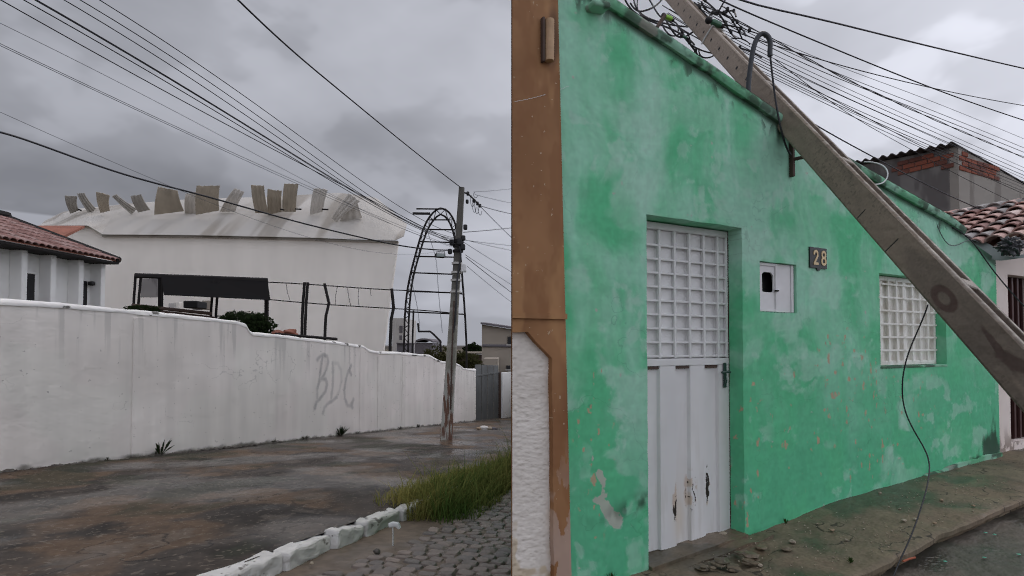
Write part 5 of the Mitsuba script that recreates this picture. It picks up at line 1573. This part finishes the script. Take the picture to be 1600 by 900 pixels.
part(h1, 'front_extension', cbox(pa[0], pb[0], 33, 35.9, -6, pa[2], 0.02), 'm_house_beige')
pa = at(756, 509, 35.9); pb = at(800, 517, 35.9)
h2 = thing('dark_roof_house', 'low house with a dark rounded roof behind the wall under the bent pipe', 'house')
house_box(h2, 648, 676, 535, 536, 50, 6, 'm_house_dark')
P = np.array([[at(649 + 27 * t, 536 - 7.5 * math.sin(math.pi * (0.12 + 0.80 * t)) ** 0.6, 49.7), at(649 + 27 * t, 536 - 7.5 * math.sin(math.pi * (0.12 + 0.80 * t)) ** 0.6, 49.7) + [0, 6.5, 0]] for t in np.linspace(0, 1, 12)])
part(h2, 'roof', quadmesh(P, thick=[0, 0, -0.15]), 'm_house_dark', 40)
h3 = thing('pale_house', 'tall narrow pale house between the gym corner and the arch', 'house')
house_box(h3, 613, 633, 497, 497, 70, 8, 'm_house_pale')
for (xa, ya, xb, yb) in ((624, 509, 629, 520), (624, 524, 628, 531)):
    pa, pb = at(xa, ya, 69.9), at(xb, yb, 69.9)
    part(h3, 'window', cbox(pa[0], pb[0], 69.9, 69.98, pb[2], pa[2], 0.01), 'm_house_dark')
h4 = thing('grey_house', 'small grey house low behind the wall beside the left arch leg', 'house')
house_box(h4, 620, 632, 537, 537, 40, 4, 'm_house_dark')
part(h4, 'roof', cbox(at(619, 537, 39.8)[0], at(633, 537, 39.8)[0], 39.8, 44.2, at(619, 537, 39.8)[2] + .002, at(619, 535.5, 39.8)[2], 0.01), 'm_house_dark')
h5 = thing('rusty_shed', 'low rust brown shed behind the wall, left of the sheet metal gate', 'shed')
house_box(h5, 712, 752, 553, 556, 44, 4, 'm_rust_iron')
part(h5, 'roof', cbox(at(711, 553, 43.7)[0], at(754, 553, 43.7)[0], 43.7, 48.4, at(711, 552.6, 43.7)[2], at(711, 550.5, 43.7)[2], 0.02), 'm_house_beige')
h6 = thing('distant_house', 'distant pale house low on the skyline right of the standing pole', 'house')
house_box(h6, 726, 753, 549, 549, 80, 8, 'm_house_pale')
part(h6, 'roof', cbox(at(725, 549, 79.5)[0], at(754, 549, 79.5)[0], 79.5, 88.5, at(725, 548.9, 79.5)[2], at(725, 546.5, 79.5)[2], 0.02), 'm_house_dark')

# ------------------------------------------------------------------ standing utility pole and its wires
up = thing('utility_pole', 'standing concrete utility pole on the left pavement, whitewashed and rusty at its foot', 'utility pole')
YP = 14.4
base, tip = at(697, 685, YP), at(721.5, 293, YP)
base[2] = float(left_z((base - WP) @ WU)) - 0.05
pdir = nrm(tip - base); px_ = nrm(np.cross(pdir, [0, 1, 0])) ; py_ = np.cross(px_, pdir)
Lp = np.linalg.norm(tip - base)
rings = []
for t in np.linspace(0, 1, 30):
    w_ = np.interp(t, [0, 1], [0.145, 0.068]); d_ = np.interp(t, [0, 1], [0.115, 0.06])
    c = 0.02
    rings.append([base + pdir * Lp * t + px_ * x * 1 + py_ * y for x, y in ((-w_ + c, -d_), (w_ - c, -d_), (w_, -d_ + c), (w_, d_ - c), (w_ - c, d_), (-w_ + c, d_), (-w_, d_ - c), (-w_, -d_ + c))])
P = np.array(rings); P = np.concatenate([P, P[:, :1]], 1)
part(up, 'shaft', cat(quadmesh(P), trimesh.Trimesh(P[-1, :-1], [[0, i, i + 1] for i in range(1, 7)], process=False)), 'm_standing_pole')


def pole_at(py, dx=0.0, dy=-0.12):
    y0p, y1p = 293, 685
    t = (685 - py) / 392.0
    return base + (tip - base) * t + np.array([dx, dy, 0])


for k, (py, h_) in enumerate([(377, .08), (384, .07), (392, .06), (411, .05), (425, .05), (437, .05), (455, .04)]):
    c = pole_at(py, 0, 0)
    part(up, 'band', tube([c - [0, 0, h_ / 2], c + [0, 0, h_ / 2]], 0.135, 10, squash=(1, 1)), 'm_dark_iron' if k < 3 else 'm_house_pale', 40)
for k, (x, y, s_) in enumerate([(706, 379, .12), (723, 386, .12), (703, 393, .10), (727, 355, .10), (724, 372, .10), (718, 378, .14)]):
    part(up, 'insulator', frame_tf(rbox(s_, s_, s_ * 1.3, s_ * .25), at(x, y, YP - .1), np.array([1, 0, 0.]), np.array([0, 1, 0.]), FZ), 'm_black', 40)
part(up, 'cable_box', frame_tf(rbox(0.13, 0.12, 0.20, 0.02), at(724.5, 419, YP - .1), np.array([1, 0, 0.]), np.array([0, 1, 0.]), FZ), 'm_meter_frame', 40)
part(up, 'cable_run', tube(spline([at(718, 385, YP - .15), at(719.5, 405, YP - .15), at(716, 425, YP - .15), at(713, 460, YP - .16), at(708, 520, YP - .16)], 24), 0.022, 6), 'm_cable', 40)
part(up, 'service_pipe', tube([at(709.5, 470, YP - .16), at(706, 560, YP - .17), at(704, 640, YP - .18)], 0.022, 6), 'm_rust_iron', 40)
rk = thing('wire_rack', 'cluster of dark insulators and jumper wires at the top right of the standing pole', 'insulator rack')
rpts = [at(731, 302.5, YP + .3), at(741, 312, YP + 1.2), at(750, 321.5, YP + 2.0)]
part(rk, 'arm', tube([at(721, 300, YP), *rpts], 0.022, 6), 'm_dark_iron')
for k, (x, y) in enumerate([(731, 302.5), (730, 315), (741, 314), (746, 318), (750, 321.5)]):
    part(rk, 'insulator', frame_tf(rbox(0.075, 0.075, 0.11, 0.025), at(x, y, YP + 0.3 + 0.085 * (x - 730)), np.array([1, 0, 0.]), np.array([0, 1, 0.]), FZ), 'm_black', 40)
for k, (x, y, L) in enumerate([(737, 305, 18), (740, 310, 22), (744, 314, 20), (749, 320, 16), (742, 301, 8)]):
    part(rk, 'jumper', tube(spline([at(x, y, YP + 1), at(x - 2, y + L * .5, YP + 1), at(x + 1, y + L, YP + 1), at(x + 4, y + L * .6, YP + 1)], 14), 0.008, 5), 'm_cable_grey', True)

labs_l = 'overhead wire of the fan running from the upper left corner to the standing pole'
fan = [((-170, -98), (5, 2), (400, 219), (711, 381), .0062), ((-130, -92), (41, 2), (400, 212), (711, 380), .0065), ((-110, -92), (58, 2), (400, 206), (710, 379), .0058), ((-107, -92), (61, 2), (400, 204.5), (712, 377), .0065), ((-60, -90), (104, 2), (400, 191), (712, 374), .0060), ((-35, -90), (129, 2), (400, 179), (712, 372), .0060), ((0, -92), (159, 2), (400, 163), (712, 366), .0060),
       ((-170, -45), (0, 36), (275, 175), (708, 384), .0030), ((-170, -14), (0, 68), (332, 224), (707, 385), .0035), ((-170, -10), (2, 72), (332, 227), (706, 386), .0035), ((-170, 98), (0, 175), (300, 305), (700, 389), .0025)]
for k, (p0, p1, p2, p3, r_) in enumerate(fan):
    inv = lambda x: 1 / (1 / 5.5 + (x - 0) / 712 * (1 / YP - 1 / 5.5))
    P_ = [at(*q, float(np.clip(inv(q[0]), 4.6, 15))) for q in (p0, p1, p2, p3)]
    solid('overhead_wire', tube(spline(P_, 40), r_, 5), 'm_cable' if r_ > .005 else 'm_cable_grey', f'{ORD[6 - k]} wire from the top in the dark fan running from the upper left corner' if r_ > .005 else ['single faint wire just below the dark fan at the upper left', 'upper wire of the faint close pair below the fan at the left', 'lower wire of the faint close pair below the fan at the left', 'faintest thin wire just above the thick sagging cable at the left'][k - 7], 'wire', 'fan of wires at the upper left' if r_ > .005 else 'faint wires at the left', smooth=True)
solid('overhead_wire', tube(spline([at(x, y, Y) for x, y, Y in ((-60, 193, 8.2), (0, 206.5, 8.5), (50, 222, 9), (180, 268, 9.7), (300, 301, 10.4), (440, 340, 11.6), (560, 370, 12.9), (640, 386, 13.8), (706, 391, 14.3))], 60), 0.016, 6), 'm_cable', 'thick dark cable sagging in front of the gym to the standing pole', 'wire', smooth=True)
solid('overhead_wire', tube(spline([at(x, y, Y) for x, y, Y in ((330, -40, 6.3), (372, 0, 6.8), (400, 27, 7.1), (517, 130, 9), (633, 225, 11.8), (720, 293, 14.3))], 50), 0.012, 6), 'm_cable', 'heavy single wire rising steeply from the top of the standing pole', 'wire', smooth=True)
SRV = [0, 1, 2, 4, 3, 6, 5, 10, 7, 8, 9]
for k, (p0, p1) in enumerate([((740, 300), (798, 291)), ((742, 304), (798, 313)), ((750, 321.5), (798, 330)), ((750, 322), (798, 366)), ((724, 363), (798, 352)), ((724, 374), (798, 387)), ((725, 375), (798, 379.5)), ((727, 398), (798, 440)), ((728, 402), (798, 452)), ((730, 416), (786, 458)), ((724, 378), (798, 420))]):
    q = (p0[0] + (p1[0] - p0[0]) * 2.2, p0[1] + (p1[1] - p0[1]) * 2.2)
    solid('service_wire', tube(sag(at(*p0, YP + (1.2 if k < 4 else 0)), at(*q, 27), 0.10), 0.0095 if k in (2, 3, 4, 8) else 0.0065, 5), 'm_cable' if k in (2, 3, 4, 8) else 'm_cable_grey', f'{ORD[SRV.index(k)]} wire from the top leaving the right side of the standing pole', 'wire', 'wires leaving the right side of the standing pole', smooth=True)

# ------------------------------------------------------------------ grass, weeds and small things along the left kerb
g = np.random.default_rng(11)
NB = 34000
a = g.uniform(-0.20, 11.0, NB); c = 5.90 + g.normal(0, 0.27, NB)
prob = meshkit.fbm(np.stack([a * 1.3, c * 2, a * 0], -1), 3, 6)
keep = (prob > 0.40) & (c > 5.30) & (c < 6.40 + 0.06 * np.sin(a * 3)) & (g.random(NB) < np.clip((a + 0.25) / 0.5, 0.0, 1))
a, c, prob = a[keep], c[keep], prob[keep]
n = len(a)
XY = WP[:2] + a[:, None] * WU[:2] + c[:, None] * WC[:2]
Z = np.array(road_h(XY[:, 0], XY[:, 1]))
Z = np.where(c < 5.62 + 0.028 * (a + 2.3), left_z(a), Z)
root = np.c_[XY, Z - 0.01]
h = g.uniform(0.09, 0.30, n) * (0.45 + 1.0 * prob) * np.exp(g.normal(-0.05, 0.33, n)) * np.clip(1.1 - np.abs(c - 5.95) / 0.75, 0.35, 1)
az, lean = g.uniform(0, 2 * np.pi, n), g.uniform(0.15, 1.35, n)
d_ = np.stack([np.cos(az), np.sin(az), 0 * az], -1)
tipv = root + d_ * (h * lean)[:, None] + FZ * h[:, None]
mid = root + d_ * (h * lean * 0.3)[:, None] + FZ * (h * 0.62)[:, None]
sd = np.stack([-np.sin(az), np.cos(az), 0 * az], -1) * (0.0035 + 0.003 * g.random(n))[:, None]
v = np.stack([root - sd, root + sd, mid + sd * .8, mid - sd * .8, tipv], 1).reshape(-1, 3)
i = np.arange(n)[:, None] * 5
f = np.concatenate([i + [0, 1, 2], i + [0, 2, 3], i + [3, 2, 4]])
tone = np.clip(meshkit.fbm(np.stack([a * 0.9, c * 2.4, a * 0 + 4], -1), 3, 3) * 1.6 - 0.45 + 0.05 * a + g.normal(0, 0.12, n), 0, 1)
col = np.array([0.085, 0.140, 0.036]) * (1 - tone[:, None]) + np.array([0.380, 0.320, 0.110]) * tone[:, None]
solid('grass', trimesh.Trimesh(v, f, process=False), 'm_grass', 'rough green and yellow grass growing over the kerb', 'grass', kind='stuff', color=np.repeat(col, 5, 0))

for k, (px, h_, n_, lab) in enumerate([(248, 0.34, 16, 'dark ragged weed at the foot of the white wall, nearest to the camera'), (530, 0.30, 60, 'bushy dark weed at the wall foot below the graffiti'), (474, 0.13, 20, 'low dark weed left of the bushy weed at the wall foot'), (425, 0.13, 20, 'low dark weed at the wall foot below the first step in the wall'), (623, 0.16, 18, 'small weed at the wall foot, left of the standing pole'), (165, 0.09, 14, 'tiny weed at the foot of the white wall near the left edge'), (652, 0.14, 22, 'low weed at the wall foot close to the standing pole'), (556, 0.10, 16, 'tiny weed right of the bushy weed at the wall foot')]):
    a_ = wl(px, 600)[0]
    weed('weed', ww(a_, 0.06, float(left_z(a_))), h_, n_, 50 + k, lab, 'm_leaf_dark', spread=0.95)
# dirt and leaf litter along the wall foot
lt = []
for k in range(420):
    a_ = rng.uniform(-1, 20)
    q = rock(rng.uniform(0.012, 0.05), k, 0.6, 1)
    lt.append(trimesh.Trimesh(np.array(q.vertices) + ww(a_, abs(rng.normal(0.02, 0.05)), float(left_z(a_))), q.faces, process=False))
solid('wall_foot_dirt', cat(*lt), 'm_kerb_wet', 'dark dirt and crumbs heaped along the foot of the white wall', 'dirt', kind='stuff')
for k, (x, y, r_, m_) in enumerate([(757, 661, .16, 'm_house_pale'), (765, 662, .12, 'm_rubble_pale'), (750, 660, .12, 'm_rubble'), (772, 658, .10, 'm_house_dark')]):
    q = rock(r_, 200 + k, 0.6, 2)
    c_ = at(x, y, 19.0); a_ = float((c_ - WP) @ WU); c_[2] = float(left_z(a_)) + 0.03
    solid('rubble_heap', trimesh.Trimesh(np.array(q.vertices) + c_, q.faces, process=False), m_, 'lump of rubble dumped on the pavement before the sheet metal gate', 'rubble', 'rubble before the sheet metal gate', smooth=40)
cp = thing('plastic_cup', 'torn white plastic cup stuck on a stick by the end of the kerb', 'cup')
b0_ = at(614, 853, 5.0)
tq = 5.0
for _ in range(6):
    q_ = at(614, 853, tq); tq *= (1.45 - float(road_h(q_[0], q_[1]))) / (1.45 - q_[2])
q_ = at(614, 853, tq)
sc = tq / 900
part(cp, 'stick', tube([q_, q_ + [0.0, 0, 20 * sc], q_ + [-0.8 * sc, 0, 32 * sc]], 1.0 * sc, 6), 'm_white_cable', 40)
cupm = tube([q_ + np.array([-6.5, 0, 31]) * sc, q_ + np.array([0, 1, 33]) * sc, q_ + np.array([7, 0, 32.5]) * sc, q_ + np.array([10.5, 0, 27]) * sc], np.array([3.6, 4.4, 4.0, 2.2]) * sc, 9)
cv = np.array(cupm.vertices); cv += (meshkit.noise(cv * 60, 2)[:, None] - 0.5) * 2.5 * sc
part(cp, 'rim', trimesh.Trimesh(cv, cupm.faces, process=False), 'm_white_cable', 40)
for k, (x, y, r_) in enumerate([(589, 861, .028), (487, 880, .014)]):
    tq = 4.5
    for _ in range(6):
        q_ = at(x, y, tq); tq *= (1.45 - float(road_h(q_[0], q_[1])) - .03) / (1.45 - q_[2])
    q = rock(r_, 300 + k, 0.8, 2)
    solid('pebble', trimesh.Trimesh(np.array(q.vertices) + at(x, y, tq), q.faces, process=False), ['m_kerb_wet', 'm_rubble_pale'][k], ['dark stone on the mud beside the cobbles', 'small pale pebble on the mud beside the kerb'][k], 'stone', smooth=40)
